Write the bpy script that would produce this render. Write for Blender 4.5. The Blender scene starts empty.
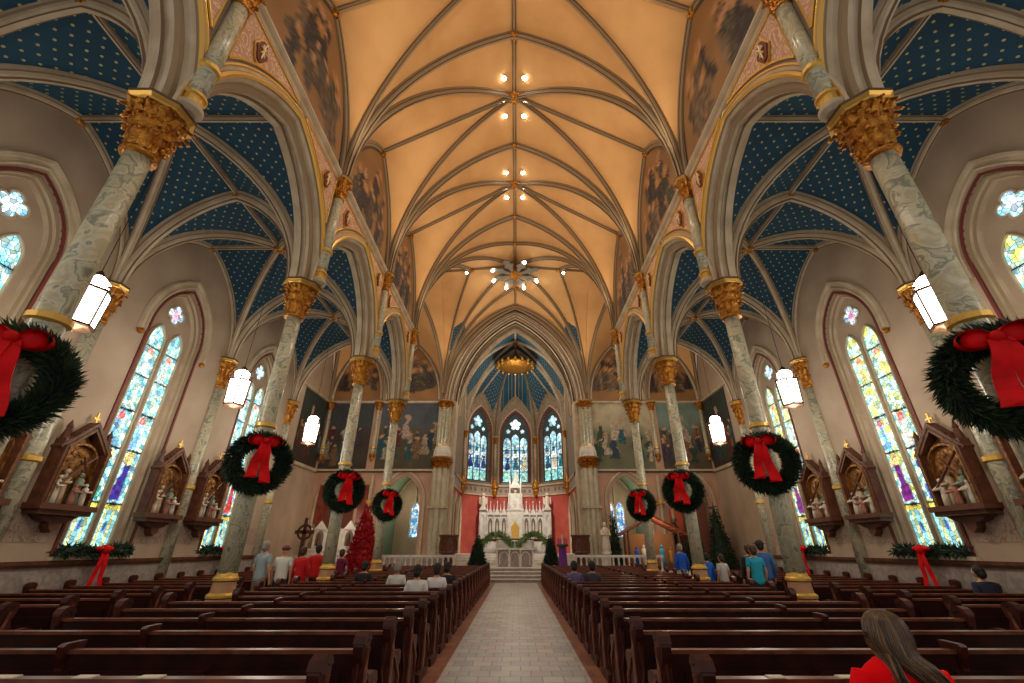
import bpy, math, random
from mathutils import Vector, Matrix, noise
random.seed(7)
PI = math.pi
sc = bpy.context.scene
COL = sc.collection

# ------------------------------------------------------------------ colours / materials
def lin(r, g, b):
    def f(c):
        c /= 255.0
        return c / 12.92 if c <= .04045 else ((c + .055) / 1.055) ** 2.4
    return (f(r), f(g), f(b))
MATS = {}
def mat(name, col, rough=.6, metal=0, col2=None, scale=3, detail=4, bump=0, bscale=20, emis=0, attr=None, spec=.5, lo=.35, hi=.65, coord='Object', dist=0):
    if name in MATS: return MATS[name]
    m = bpy.data.materials.new(name); m.use_nodes = True
    nt = m.node_tree; N = nt.nodes; L = nt.links
    b = N['Principled BSDF']
    b.inputs['Roughness'].default_value = rough
    b.inputs['Metallic'].default_value = metal
    b.inputs['Specular IOR Level'].default_value = spec
    tc = N.new('ShaderNodeTexCoord')
    src = None
    if attr:
        a = N.new('ShaderNodeAttribute'); a.attribute_name = attr; src = a.outputs['Color']
    elif col2 is not None:
        n = N.new('ShaderNodeTexNoise'); n.inputs['Scale'].default_value = scale; n.inputs['Detail'].default_value = detail
        n.inputs['Distortion'].default_value = dist
        L.new(tc.outputs[coord], n.inputs['Vector'])
        r = N.new('ShaderNodeValToRGB')
        r.color_ramp.elements[0].position = lo; r.color_ramp.elements[1].position = hi
        r.color_ramp.elements[0].color = (*col, 1); r.color_ramp.elements[1].color = (*col2, 1)
        L.new(n.outputs['Fac'], r.inputs['Fac']); src = r.outputs['Color']
    if src is not None: L.new(src, b.inputs['Base Color'])
    else: b.inputs['Base Color'].default_value = (*col, 1)
    if bump:
        n2 = N.new('ShaderNodeTexNoise'); n2.inputs['Scale'].default_value = bscale; n2.inputs['Detail'].default_value = 5
        L.new(tc.outputs['Object'], n2.inputs['Vector'])
        bp = N.new('ShaderNodeBump'); bp.inputs['Strength'].default_value = bump; bp.inputs['Distance'].default_value = .05
        L.new(n2.outputs['Fac'], bp.inputs['Height']); L.new(bp.outputs['Normal'], b.inputs['Normal'])
    if emis:
        if src is not None: L.new(src, b.inputs['Emission Color'])
        else: b.inputs['Emission Color'].default_value = (*col, 1)
        b.inputs['Emission Strength'].default_value = emis
    MATS[name] = m
    return m

cream = mat('rib_stone', lin(205, 188, 160), .6, col2=lin(180, 160, 132), scale=2)
ribdark = mat('rib_brown', lin(88, 64, 42), .6)
ribtan = mat('rib_tan', lin(150, 128, 98), .6)
vault = mat('vault_plaster', lin(226, 176, 116), .8, col2=lin(210, 158, 100), scale=.6)
taupe = mat('wall_plaster', lin(184, 163, 139), .8, col2=lin(170, 148, 126), scale=.8)
taupe2 = mat('lunette_plaster', lin(150, 128, 108), .8, col2=lin(135, 113, 95), scale=.8)
gold = mat('gilding', lin(214, 150, 58), .38, metal=.75, col2=lin(150, 86, 26), scale=9, bump=.5, bscale=24)
goldb = mat('gold_paint', lin(222, 176, 84), .4, metal=.5)
redline = mat('oxblood_paint', lin(112, 44, 36), .6)
pinkwall = mat('pink_plaster', lin(202, 162, 136), .8, col2=lin(188, 146, 122), scale=1.2)
redwall = mat('red_apse_wall', lin(188, 84, 68), .8, col2=lin(170, 70, 58), scale=1.5)
wood = mat('pew_wood', lin(58, 21, 14), .38, col2=lin(34, 11, 8), scale=4, spec=.35)
woodedge = mat('pew_rail_wood', lin(128, 70, 46), .28, col2=lin(96, 48, 32), scale=6)
frwood = mat('frame_wood', lin(104, 58, 34), .5, col2=lin(74, 38, 22), scale=6)
frgold = mat('antique_gilt', lin(170, 118, 52), .5, metal=.4, col2=lin(104, 64, 30), scale=12, bump=.3)
plaster = mat('figure_plaster', lin(214, 200, 182), .6)
white_m = mat('white_marble', lin(232, 226, 216), .4, col2=lin(205, 198, 190), scale=3)
grey_m = mat('grey_marble', lin(170, 158, 150), .4, col2=lin(140, 128, 122), scale=4, dist=2)
green = mat('evergreen', lin(34, 62, 32), .7, col2=lin(14, 32, 18), scale=5)
green2 = mat('garland_green', lin(92, 112, 48), .7, col2=lin(48, 70, 30), scale=6)
redrib = mat('red_ribbon', lin(232, 4, 14), .6, col2=lin(190, 0, 8), scale=4, spec=.2)
poins = mat('poinsettia_red', lin(205, 18, 32), .6, col2=lin(150, 8, 20), scale=7)
black = mat('black_metal', lin(26, 22, 20), .5, metal=.4)
winred = redline
blackcloth = mat('black_cloth', lin(22, 22, 26), .9)
skin = mat('skin', lin(205, 150, 122), .6)

def lamp_mat(name, col, s):
    m = bpy.data.materials.new(name); m.use_nodes = True
    b = m.node_tree.nodes['Principled BSDF']
    b.inputs['Base Color'].default_value = (*col, 1)
    b.inputs['Emission Color'].default_value = (*col, 1); b.inputs['Emission Strength'].default_value = s
    return m
lantern_glow = lamp_mat('lantern_glass', (1, .94, .86), 14)
bulb = lamp_mat('bulb_glow', (1, .93, .8), 40)

def marble():
    m = bpy.data.materials.new('column_marble'); m.use_nodes = True
    nt = m.node_tree; N = nt.nodes; L = nt.links; b = N['Principled BSDF']
    b.inputs['Roughness'].default_value = .28
    tc = N.new('ShaderNodeTexCoord')
    n = N.new('ShaderNodeTexNoise'); n.inputs['Scale'].default_value = 3.4; n.inputs['Detail'].default_value = 9; n.inputs['Distortion'].default_value = .7
    L.new(tc.outputs['Object'], n.inputs['Vector'])
    r = N.new('ShaderNodeValToRGB'); e = r.color_ramp.elements
    e[0].position = .28; e[0].color = (*lin(120, 126, 108), 1); e[1].position = .72; e[1].color = (*lin(214, 206, 182), 1)
    for p, c in ((.42, lin(196, 190, 160)), (.475, lin(132, 134, 118)), (.51, lin(206, 200, 172)), (.6, lin(182, 172, 140))):
        x = e.new(p); x.color = (*c, 1)
    L.new(n.outputs['Fac'], r.inputs['Fac']); L.new(r.outputs['Color'], b.inputs['Base Color'])
    return m
marble_m = marble()

def star_mat():
    m = bpy.data.materials.new('blue_starred_vault'); m.use_nodes = True
    nt = m.node_tree; N = nt.nodes; L = nt.links; b = N['Principled BSDF']
    b.inputs['Roughness'].default_value = .75
    uv = N.new('ShaderNodeUVMap')
    mp = N.new('ShaderNodeMapping'); mp.inputs['Rotation'].default_value = (0, 0, PI / 4); mp.inputs['Scale'].default_value = (4.6, 4.6, 1)
    L.new(uv.outputs['UV'], mp.inputs['Vector'])
    v = N.new('ShaderNodeTexVoronoi'); v.voronoi_dimensions = '2D'; v.inputs['Scale'].default_value = 1; v.inputs['Randomness'].default_value = 0
    L.new(mp.outputs['Vector'], v.inputs['Vector'])
    lt = N.new('ShaderNodeMath'); lt.operation = 'LESS_THAN'; lt.inputs[1].default_value = .125
    L.new(v.outputs['Distance'], lt.inputs[0])
    n = N.new('ShaderNodeTexNoise'); n.inputs['Scale'].default_value = .9
    r = N.new('ShaderNodeValToRGB'); r.color_ramp.elements[0].color = (*lin(12, 52, 78), 1); r.color_ramp.elements[1].color = (*lin(26, 82, 106), 1)
    tc = N.new('ShaderNodeTexCoord'); L.new(tc.outputs['Object'], n.inputs['Vector']); L.new(n.outputs['Fac'], r.inputs['Fac'])
    mx = N.new('ShaderNodeMix'); mx.data_type = 'RGBA'
    L.new(lt.outputs[0], mx.inputs['Factor']); L.new(r.outputs['Color'], mx.inputs['A']); mx.inputs['B'].default_value = (*lin(190, 178, 120), 1)
    L.new(mx.outputs['Result'], b.inputs['Base Color'])
    return m
star_m = star_mat()

def scroll_mat(name, c1, c2, scale=3.2):
    "stencilled scroll ornament: concentric voronoi curls over a plain ground"
    m = bpy.data.materials.new(name); m.use_nodes = True
    nt = m.node_tree; N = nt.nodes; L = nt.links; b = N['Principled BSDF']
    b.inputs['Roughness'].default_value = .75
    tc = N.new('ShaderNodeTexCoord')
    n = N.new('ShaderNodeTexNoise'); n.inputs['Scale'].default_value = scale; n.inputs['Detail'].default_value = 0; n.inputs['Distortion'].default_value = 1.2
    L.new(tc.outputs['Object'], n.inputs['Vector'])
    mu = N.new('ShaderNodeMath'); mu.operation = 'MULTIPLY'; mu.inputs[1].default_value = 34
    L.new(n.outputs['Fac'], mu.inputs[0])
    s = N.new('ShaderNodeMath'); s.operation = 'SINE'; L.new(mu.outputs[0], s.inputs[0])
    r = N.new('ShaderNodeValToRGB'); r.color_ramp.elements[0].position = .35; r.color_ramp.elements[1].position = .75
    r.color_ramp.elements[0].color = (*c1, 1); r.color_ramp.elements[1].color = (*c2, 1)
    L.new(s.outputs[0], r.inputs['Fac']); L.new(r.outputs['Color'], b.inputs['Base Color'])
    return m
scroll_pink = scroll_mat('pink_scroll_stencil', lin(196, 146, 118), lin(222, 190, 158))
scroll_wall = scroll_mat('wall_scroll_stencil', lin(176, 152, 134), lin(146, 122, 104), 4)
scroll_apse = scroll_mat('apse_scroll_stencil', lin(150, 132, 108), lin(124, 106, 86), 1.6)
pew_end_wood = mat('pew_end_wood', lin(80, 32, 22), .45, col2=lin(52, 19, 13), scale=6, spec=.3)

def glass_mat(name, strength, cell):
    m = bpy.data.materials.new(name); m.use_nodes = True
    nt = m.node_tree; N = nt.nodes; L = nt.links; b = N['Principled BSDF']
    b.inputs['Roughness'].default_value = .15
    a = N.new('ShaderNodeAttribute'); a.attribute_name = 'paint'
    uv = N.new('ShaderNodeUVMap')
    v = N.new('ShaderNodeTexVoronoi'); v.voronoi_dimensions = '2D'; v.feature = 'DISTANCE_TO_EDGE'; v.inputs['Scale'].default_value = cell
    L.new(uv.outputs['UV'], v.inputs['Vector'])
    gt = N.new('ShaderNodeMath'); gt.operation = 'GREATER_THAN'; gt.inputs[1].default_value = .045
    L.new(v.outputs['Distance'], gt.inputs[0])
    v2 = N.new('ShaderNodeTexVoronoi'); v2.voronoi_dimensions = '2D'; v2.inputs['Scale'].default_value = cell
    L.new(uv.outputs['UV'], v2.inputs['Vector'])
    hs = N.new('ShaderNodeHueSaturation')
    sp = N.new('ShaderNodeSeparateColor'); L.new(v2.outputs['Color'], sp.inputs[0])
    mr = N.new('ShaderNodeMapRange'); mr.inputs['To Min'].default_value = .45; mr.inputs['To Max'].default_value = 1.35
    L.new(sp.outputs[0], mr.inputs['Value']); L.new(mr.outputs['Result'], hs.inputs['Value'])
    mr2 = N.new('ShaderNodeMapRange'); mr2.inputs['To Min'].default_value = .46; mr2.inputs['To Max'].default_value = .54
    L.new(sp.outputs[1], mr2.inputs['Value']); L.new(mr2.outputs['Result'], hs.inputs['Hue'])
    L.new(a.outputs['Color'], hs.inputs['Color'])
    mx = N.new('ShaderNodeMix'); mx.data_type = 'RGBA'
    L.new(gt.outputs[0], mx.inputs['Factor']); mx.inputs['A'].default_value = (.02, .03, .04, 1); L.new(hs.outputs['Color'], mx.inputs['B'])
    L.new(mx.outputs['Result'], b.inputs['Base Color']); L.new(mx.outputs['Result'], b.inputs['Emission Color'])
    b.inputs['Emission Strength'].default_value = strength
    return m
glass_aisle = glass_mat('stained_glass', 1.5, 9)
glass_apse = glass_mat('stained_glass_apse', 1.15, 4.2)
paint_m = mat('mural_paint', (1, 1, 1), .8, attr='paint')

def floor_mat(name, c1, c2, grout, w, h, rough=.35, off=.5):
    m = bpy.data.materials.new(name); m.use_nodes = True
    nt = m.node_tree; N = nt.nodes; L = nt.links; b = N['Principled BSDF']
    b.inputs['Roughness'].default_value = rough
    tc = N.new('ShaderNodeTexCoord')
    br = N.new('ShaderNodeTexBrick'); br.inputs['Scale'].default_value = 1
    br.inputs['Brick Width'].default_value = w; br.inputs['Row Height'].default_value = h; br.offset = off
    br.inputs['Mortar Size'].default_value = .008
    br.inputs['Color1'].default_value = (*c1, 1); br.inputs['Color2'].default_value = (*c2, 1); br.inputs['Mortar'].default_value = (*grout, 1)
    L.new(tc.outputs['Object'], br.inputs['Vector'])
    n = N.new('ShaderNodeTexNoise'); n.inputs['Scale'].default_value = 5; n.inputs['Detail'].default_value = 6
    L.new(tc.outputs['Object'], n.inputs['Vector'])
    mx = N.new('ShaderNodeMix'); mx.data_type = 'RGBA'; mx.blend_type = 'OVERLAY'; mx.inputs['Factor'].default_value = .35
    L.new(br.outputs['Color'], mx.inputs['A']); L.new(n.outputs['Color'], mx.inputs['B']); L.new(mx.outputs['Result'], b.inputs['Base Color'])
    return m
tile_m = floor_mat('aisle_marble_tiles', lin(208, 202, 196), lin(182, 176, 172), lin(140, 134, 130), .3, .3, .3)
border_m = floor_mat('brown_border_tiles', lin(168, 112, 84), lin(130, 78, 62), lin(90, 62, 50), .3, .3, .35)
plank_m = floor_mat('dark_floor', lin(84, 46, 32), lin(66, 36, 26), lin(30, 18, 14), 1.6, .14, .4)

# ------------------------------------------------------------------ mesh builder
class MB:
    def __init__(s): s.v = []; s.f = []; s.m = []; s.mi = 0; s.uv = None; s.colr = None
    def add(s, vs, fs, mi=None):
        o = len(s.v); s.v += [tuple(v) for v in vs]
        for f in fs: s.f.append(tuple(i + o for i in f)); s.m.append(s.mi if mi is None else mi)
    def box(s, x0, x1, y0, y1, z0, z1, mi=None):
        s.add([(x, y, z) for x in (x0, x1) for y in (y0, y1) for z in (z0, z1)],
              [(0, 1, 3, 2), (4, 6, 7, 5), (0, 4, 5, 1), (2, 3, 7, 6), (0, 2, 6, 4), (1, 5, 7, 3)], mi)
    def lathe(s, prof, n=16, c=(0, 0, 0), mi=None, rot=0, lobes=0, lobe=0., sx=1, sy=1, mis=None):
        vs = []
        for r, z in prof:
            for i in range(n):
                a = 2 * PI * i / n + rot
                rr = r * (1 + lobe * abs(math.cos(lobes * a / 2))) if lobes else r
                vs.append((c[0] + rr * math.cos(a) * sx, c[1] + rr * math.sin(a) * sy, c[2] + z))
        for j in range(len(prof) - 1):
            s.add([], [], mi)
        o = len(s.v); s.v += vs
        for j in range(len(prof) - 1):
            for i in range(n):
                k = (i + 1) % n
                s.f.append((o + j * n + i, o + j * n + k, o + (j + 1) * n + k, o + (j + 1) * n + i))
                s.m.append((mis[j] if mis else s.mi if mi is None else mi))
        for j, rev in ((0, True), (len(prof) - 1, False)):
            if prof[j][0] > 1e-4:
                f = [o + j * n + i for i in range(n)]
                s.f.append(tuple(reversed(f)) if rev else tuple(f)); s.m.append((mis[max(0, j - 1)] if mis else s.mi if mi is None else mi))
    def prism(s, poly, axis, a, b, mi=None):
        "polygon extruded along axis 0/1/2 from a to b"
        def P(p, t):
            q = [p[0], p[1]]; q.insert(axis, t); return tuple(q)
        n = len(poly)
        s.add([P(p, a) for p in poly] + [P(p, b) for p in poly],
              [tuple(range(n - 1, -1, -1)), tuple(range(n, 2 * n))] + [(i, (i + 1) % n, n + (i + 1) % n, n + i) for i in range(n)], mi)
    def sweep(s, path, bn, prof, closed_prof=False, mis=None, caps=True):
        path = [Vector(p) for p in path]; bn = Vector(bn)
        n = len(path); k = len(prof); vs = []
        for i, p in enumerate(path):
            t1 = (path[i] - path[i - 1]).normalized() if i else (path[1] - path[0]).normalized()
            t2 = (path[i + 1] - path[i]).normalized() if i < n - 1 else t1
            t = (t1 + t2).normalized()
            nn = t.cross(bn).normalized()
            sc_ = 1 / max(.45, t.dot(t1))
            for a, b in prof: vs.append(p + bn * a + nn * b * sc_)
        o = len(s.v); s.v += [tuple(v) for v in vs]
        kk = k if closed_prof else k - 1
        for i in range(n - 1):
            for j in range(kk):
                j2 = (j + 1) % k
                s.f.append((o + i * k + j, o + i * k + j2, o + (i + 1) * k + j2, o + (i + 1) * k + j)); s.m.append(mis[j] if mis else s.mi)
        if caps:
            s.f.append(tuple(o + j for j in range(k))); s.m.append(s.mi)
            s.f.append(tuple(o + (n - 1) * k + j for j in range(k))); s.m.append(s.mi)
    def tube(s, path, r, n=6, mi=None, taper=None):
        path = [Vector(p) for p in path]; vs = []
        up = Vector((0, 0, 1))
        for i, p in enumerate(path):
            t = (path[min(i + 1, len(path) - 1)] - path[max(i - 1, 0)]).normalized()
            u = t.cross(up)
            if u.length < .1: u = t.cross(Vector((1, 0, 0)))
            u.normalize(); w = t.cross(u)
            rr = r[i] if isinstance(r, (list, tuple)) else r
            for j in range(n):
                a = 2 * PI * j / n
                vs.append(p + (u * math.cos(a) + w * math.sin(a)) * rr)
        fs = [(i * n + j, i * n + (j + 1) % n, (i + 1) * n + (j + 1) % n, (i + 1) * n + j) for i in range(len(path) - 1) for j in range(n)]
        fs += [tuple(range(n - 1, -1, -1)), tuple((len(path) - 1) * n + j for j in range(n))]
        s.add(vs, fs, mi)
    def ball(s, c, r, n=8, m=6, sx=1, sy=1, sz=1, mi=None):
        prof = [(max(1e-5, r * math.sin(PI * j / m)), -r * math.cos(PI * j / m) * sz) for j in range(m + 1)]
        s.lathe(prof, n, c, mi, sx=sx, sy=sy)
    def shift(s, d):
        s.v = [(a + d[0], b + d[1], c + d[2]) for a, b, c in s.v]; return s
    def xform(s, M, start=0):
        s.v[start:] = [tuple(M @ Vector(v)) for v in s.v[start:]]; return s
    def build(s, name, mats, parent=None, smooth=False, world=False):
        if world and parent is not None:
            l = parent.location; s.shift((-l[0], -l[1], -l[2]))
        me = bpy.data.meshes.new(name); me.from_pydata(s.v, [], s.f)
        if not isinstance(mats, (list, tuple)): mats = [mats]
        for m in mats: me.materials.append(m)
        if len(mats) > 1: me.polygons.foreach_set('material_index', [min(i, len(mats) - 1) for i in s.m])
        if s.uv:
            ul = me.uv_layers.new(name='UVMap')
            for lp in me.loops: ul.data[lp.index].uv = s.uv[lp.vertex_index]
        if s.colr:
            ca = me.color_attributes.new('paint', 'FLOAT_COLOR', 'POINT')
            for i, c in enumerate(s.colr): ca.data[i].color = (*c, 1)
        if smooth: me.polygons.foreach_set('use_smooth', [True] * len(me.polygons))
        me.update()
        o = bpy.data.objects.new(name, me); COL.objects.link(o)
        if parent is not None: o.parent = parent
        return o

def tag(o, label, cat, group=None, kind=None):
    o['label'] = label; o['category'] = cat
    if group: o['group'] = group
    if kind: o['kind'] = kind
    return o
def thing(name, label, cat, loc=(0, 0, 0), rz=0, group=None, kind=None):
    o = bpy.data.objects.new(name, None); COL.objects.link(o)
    o.location = loc; o.rotation_euler = (0, 0, rz); o.empty_display_size = .2
    return tag(o, label, cat, group, kind)
KIDS = {}
def kids(o):
    return [c for c in bpy.data.objects if c.parent == o]
def dup(root, loc, rz=0, label=None, mirror=False):
    def cp(o, p):
        c = o.copy(); COL.objects.link(c)
        if p is not None: c.parent = p
        for k in TREE.get(o.name, []): cp(k, c)
        return c
    if root.name not in TREE: index(root)
    r = cp(root, None); r.location = loc; r.rotation_euler = (0, 0, rz)
    if mirror: r.scale = (-1, 1, 1)
    if label: r['label'] = label
    return r
TREE = {}
def index(root):
    ks = kids(root); TREE[root.name] = ks
    for k in ks: index(k)

class Frame:
    "a vertical plane: s along ex, z up, d towards the room"
    def __init__(s, o, ex, n): s.o = Vector(o); s.ex = Vector(ex).normalized(); s.n = Vector(n).normalized()
    def p(s, a, z, d=0): return s.o + s.ex * a + Vector((0, 0, z)) + s.n * d
def arch_top(x, w, zs, za):
    r = za - zs; x = min(abs(x), w)
    if r < w: return zs + r * math.sqrt(max(0, 1 - (x / w) ** 2))
    R = (w * w + r * r) / (2 * w)
    return zs + math.sqrt(max(0, R * R - (R - (w - x)) ** 2))
def arch_xs(w, n=20):
    return [-w * math.cos(PI * i / n) for i in range(n + 1)]
def arch_path(w, z0, zs, za, n=20):
    pts = [(-w, z0)] if z0 < zs - 1e-4 else []
    r = za - zs
    half = []
    if r < w: half = [(-w * math.cos(PI / 2 * i / n), zs + r * math.sin(PI / 2 * i / n)) for i in range(n + 1)]
    else:
        R = (w * w + r * r) / (2 * w); ph = math.asin(min(1, r / R))
        half = [(-w + R * (1 - math.cos(ph * i / n)), zs + R * math.sin(ph * i / n)) for i in range(n + 1)]
    half[-1] = (0, za)
    pts += half + [(-x, z) for x, z in reversed(half[:-1])]
    if z0 < zs - 1e-4: pts.append((w, z0))
    return pts
def arch_sweep(mb, fr, c, w, z0, zs, za, prof, n=14, mis=None):
    "prof: (d towards room, outward offset)"
    path = [fr.p(c + x, z, 0) for x, z in arch_path(w, z0, zs, za, n)]
    # outward normal = t x bn ; t starts +z, wanted -ex -> bn = z x ex
    bn = Vector((0, 0, 1)).cross(fr.ex)
    sg = 1 if bn.dot(fr.n) > 0 else -1
    mb.sweep(path, bn, [(d * sg, b) for d, b in prof], mis=mis)
def wall_openings(mb, fr, s0, s1, z0, z1, ops, depth=.4, d=0, ncol=16):
    f1 = z1 if callable(z1) else (lambda s: z1)
    def quad(a, b, za0, zb0, za1, zb1):
        mb.add([fr.p(a, za0, d), fr.p(b, zb0, d), fr.p(b, zb1, d), fr.p(a, za1, d)], [(0, 1, 2, 3)])
    def plain(a, b):
        n = max(1, int((b - a) / .4)) if callable(z1) else 1
        for i in range(n):
            p, q = a + (b - a) * i / n, a + (b - a) * (i + 1) / n
            quad(p, q, z0, z0, f1(p), f1(q))
    cur = s0
    for (c, w, sill, zs, za) in sorted(ops):
        if c - w > cur: plain(cur, c - w)
        xs = arch_xs(w, ncol)
        for a, b in zip(xs[:-1], xs[1:]):
            if sill > z0: quad(c + a, c + b, z0, z0, sill, sill)
            quad(c + a, c + b, arch_top(a, w, zs, za), arch_top(b, w, zs, za), f1(c + a), f1(c + b))
        path = arch_path(w, sill, zs, za, 10)
        path.append(path[0]) if sill > z0 else None
        vs = []
        for x, z in path: vs += [fr.p(c + x, z, d), fr.p(c + x, z, d - depth)]
        mb.add(vs, [(2 * i, 2 * i + 1, 2 * i + 3, 2 * i + 2) for i in range(len(path) - 1)])
        cur = c + w
    if cur < s1: plain(cur, s1)
def region(fr, c, w, z0, topf, d, nu, nv, paint=None, cos=True):
    "grid filling the area under topf; paint(x,z) -> linear colour"
    mb = MB(); mb.uv = []; mb.colr = [] if paint else None
    xs = arch_xs(w, nu) if cos else [-w + 2 * w * i / nu for i in range(nu + 1)]
    for x in xs:
        t = topf(x)
        for j in range(nv + 1):
            z = z0 + (t - z0) * j / nv
            mb.v.append(tuple(fr.p(c + x, z, d))); mb.uv.append((x + c, z))
            if paint: mb.colr.append(paint(x, z))
    for i in range(len(xs) - 1):
        for j in range(nv):
            a = i * (nv + 1) + j; mb.f.append((a, a + nv + 1, a + nv + 2, a + 1)); mb.m.append(0)
    return mb

# painting with words: robed figures on a ground
def painter(bg, figs, seed=0, wob=.12, fold=.35, slim=1., soft=False):
    def f(x, z):
        c = bg(x, z)
        nz = noise.noise(Vector((x * 2.1, z * 2.1, seed)))
        hf = noise.noise(Vector((x * 13, z * 13, seed))) if soft else 0
        if soft: x = x + hf * .07; z = z + noise.noise(Vector((x * 11, z * 11, seed + 9))) * .07
        for (cx, b, h, robe, halo) in figs:
            t = (z - b) / h
            if t < -.02 or t > 1.12: continue
            dx = x - cx - nz * wob * h * .5
            if t < .82:
                wd = slim * h * (.24 - .13 * t + .04 * math.sin(t * 9 + cx * 5))
                if abs(dx) < wd:
                    k = 1 - fold * (.5 + .5 * math.sin(dx / h * 60 + t * 5 + seed))
                    c = tuple(a * k * (1 + .8 * hf) for a in robe)
            r = math.hypot(dx, z - (b + h * .9))
            if halo and r < h * .135: c = halo
            if r < h * .075: c = lin(186, 140, 108) if soft else lin(214, 164, 128)
        return c
    return f
# ================================================================== PLACE
EYE = 1.65
BAY = 4.88
YK = [4.45 + BAY * k for k in range(-1, 4)]         # -0.43, 4.45, 9.33, 14.21, 19.09
XI, XC = 5.2, 5.5                                  # nave wall inner face, column axis
XW = 10.45                                         # aisle wall face
XT = 13.2                                          # transept end wall
YE = 28.95                                         # east wall of the transepts
SPR, RIDGE, WAP = 11.55, 19.15, 15.75
ASPR, ARID = 7.8, 11.05
CAPB = 6.86

cam_d = bpy.data.cameras.new('camera'); cam = bpy.data.objects.new('camera', cam_d); COL.objects.link(cam)
cam_d.sensor_width = 36; cam_d.lens = 424 / 1024 * 36; cam_d.clip_start = .05; cam_d.clip_end = 200
cam.location = (.085, 0, EYE); cam_d.shift_x = -.0042
cam.rotation_euler = (math.radians(90 + 25.9), 0, 0)
sc.camera = cam
vs = sc.view_settings; vs.view_transform = 'Standard'; vs.look = 'None'; vs.gamma = 1; vs.use_curve_mapping = False; vs.exposure = 0

# ------------------------------------------------------------------ vaults
def rib_curve(P0, P1, n=16):
    P0 = Vector(P0); P1 = Vector(P1); h = P1 - P0; rise = h.z; h.z = 0; L = h.length; h.normalize()
    out = []
    if rise >= L:
        R = (L * L + rise * rise) / (2 * L); ph = math.asin(min(1, rise / R))
        for i in range(n + 1):
            a = ph * i / n; out.append(P0 + h * (R * (1 - math.cos(a))) + Vector((0, 0, R * math.sin(a))))
    else:
        for i in range(n + 1):
            a = PI / 2 * i / n; out.append(P0 + h * (L * (1 - math.cos(a))) + Vector((0, 0, rise * math.sin(a))))
    out[-1] = P1.copy()
    return out
def rib_bn(P0, P1):
    h = Vector(P1) - Vector(P0); h.z = 0; h.normalize()
    return Vector((0, 0, 1)).cross(h)
def ribprof(w, d):
    return [(-w, .04), (-w, -d * .3), (-w * .72, -d * .38), (-w * .6, -d * .66), (-w * .34, -d * .8), (-w * .3, -d), (w * .3, -d), (w * .34, -d * .8), (w * .6, -d * .66), (w * .72, -d * .38), (w, -d * .3), (w, .04)]
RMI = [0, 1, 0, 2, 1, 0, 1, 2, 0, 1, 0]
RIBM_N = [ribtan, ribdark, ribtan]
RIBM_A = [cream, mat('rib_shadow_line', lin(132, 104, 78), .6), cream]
def make_rib(P0, P1, w, d, mats, parent, n=16, name='rib'):
    mb = MB(); c = rib_curve(P0, P1, n)
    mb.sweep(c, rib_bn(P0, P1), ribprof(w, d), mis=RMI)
    return mb.build(name, mats, parent, world=True)
def straight_rib(P0, P1, w, d, mats, parent, name='ridge_rib'):
    mb = MB(); mb.sweep([P0, P1], rib_bn(P0, P1), ribprof(w, d), mis=RMI)
    return mb.build(name, mats, parent, world=True)
def web(mb, A, B, axis, m=6, blue=False):
    "loft between two rib curves; uv: coordinate along axis / arc length"
    n = len(A); o = len(mb.v); acc = 0; mid0 = None
    for i in range(n):
        mid = (A[i] + B[i]) / 2
        q = mid.copy(); q[axis] = 0
        if mid0 is not None: acc += (q - mid0).length
        mid0 = q
        for j in range(m + 1):
            p = A[i].lerp(B[i], j / m); mb.v.append(tuple(p)); mb.uv.append((p[axis], acc))
    for i in range(n - 1):
        for j in range(m):
            a = o + i * (m + 1) + j; mb.f.append((a, a + 1, a + m + 2, a + m + 1)); mb.m.append(1 if blue and n * .26 < i < n * .46 else mb.mi)
def boss(parent, c, r, mat_=None, name='boss'):
    mb = MB()
    mb.lathe([(1e-4, -r * .75), (r * .35, -r * .7), (r * .5, -r * .45), (r * .8, -r * .4), (r, -r * .1), (r * .8, r * .2), (r * .3, r * .3)], 12, c)
    for i in range(8):
        a = 2 * PI * i / 8; mb.ball((c[0] + r * .85 * math.cos(a), c[1] + r * .85 * math.sin(a), c[2] - r * .25), r * .3, 6, 4)
    return mb.build(name, mat_ or gold, parent, smooth=True, world=True)
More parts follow.
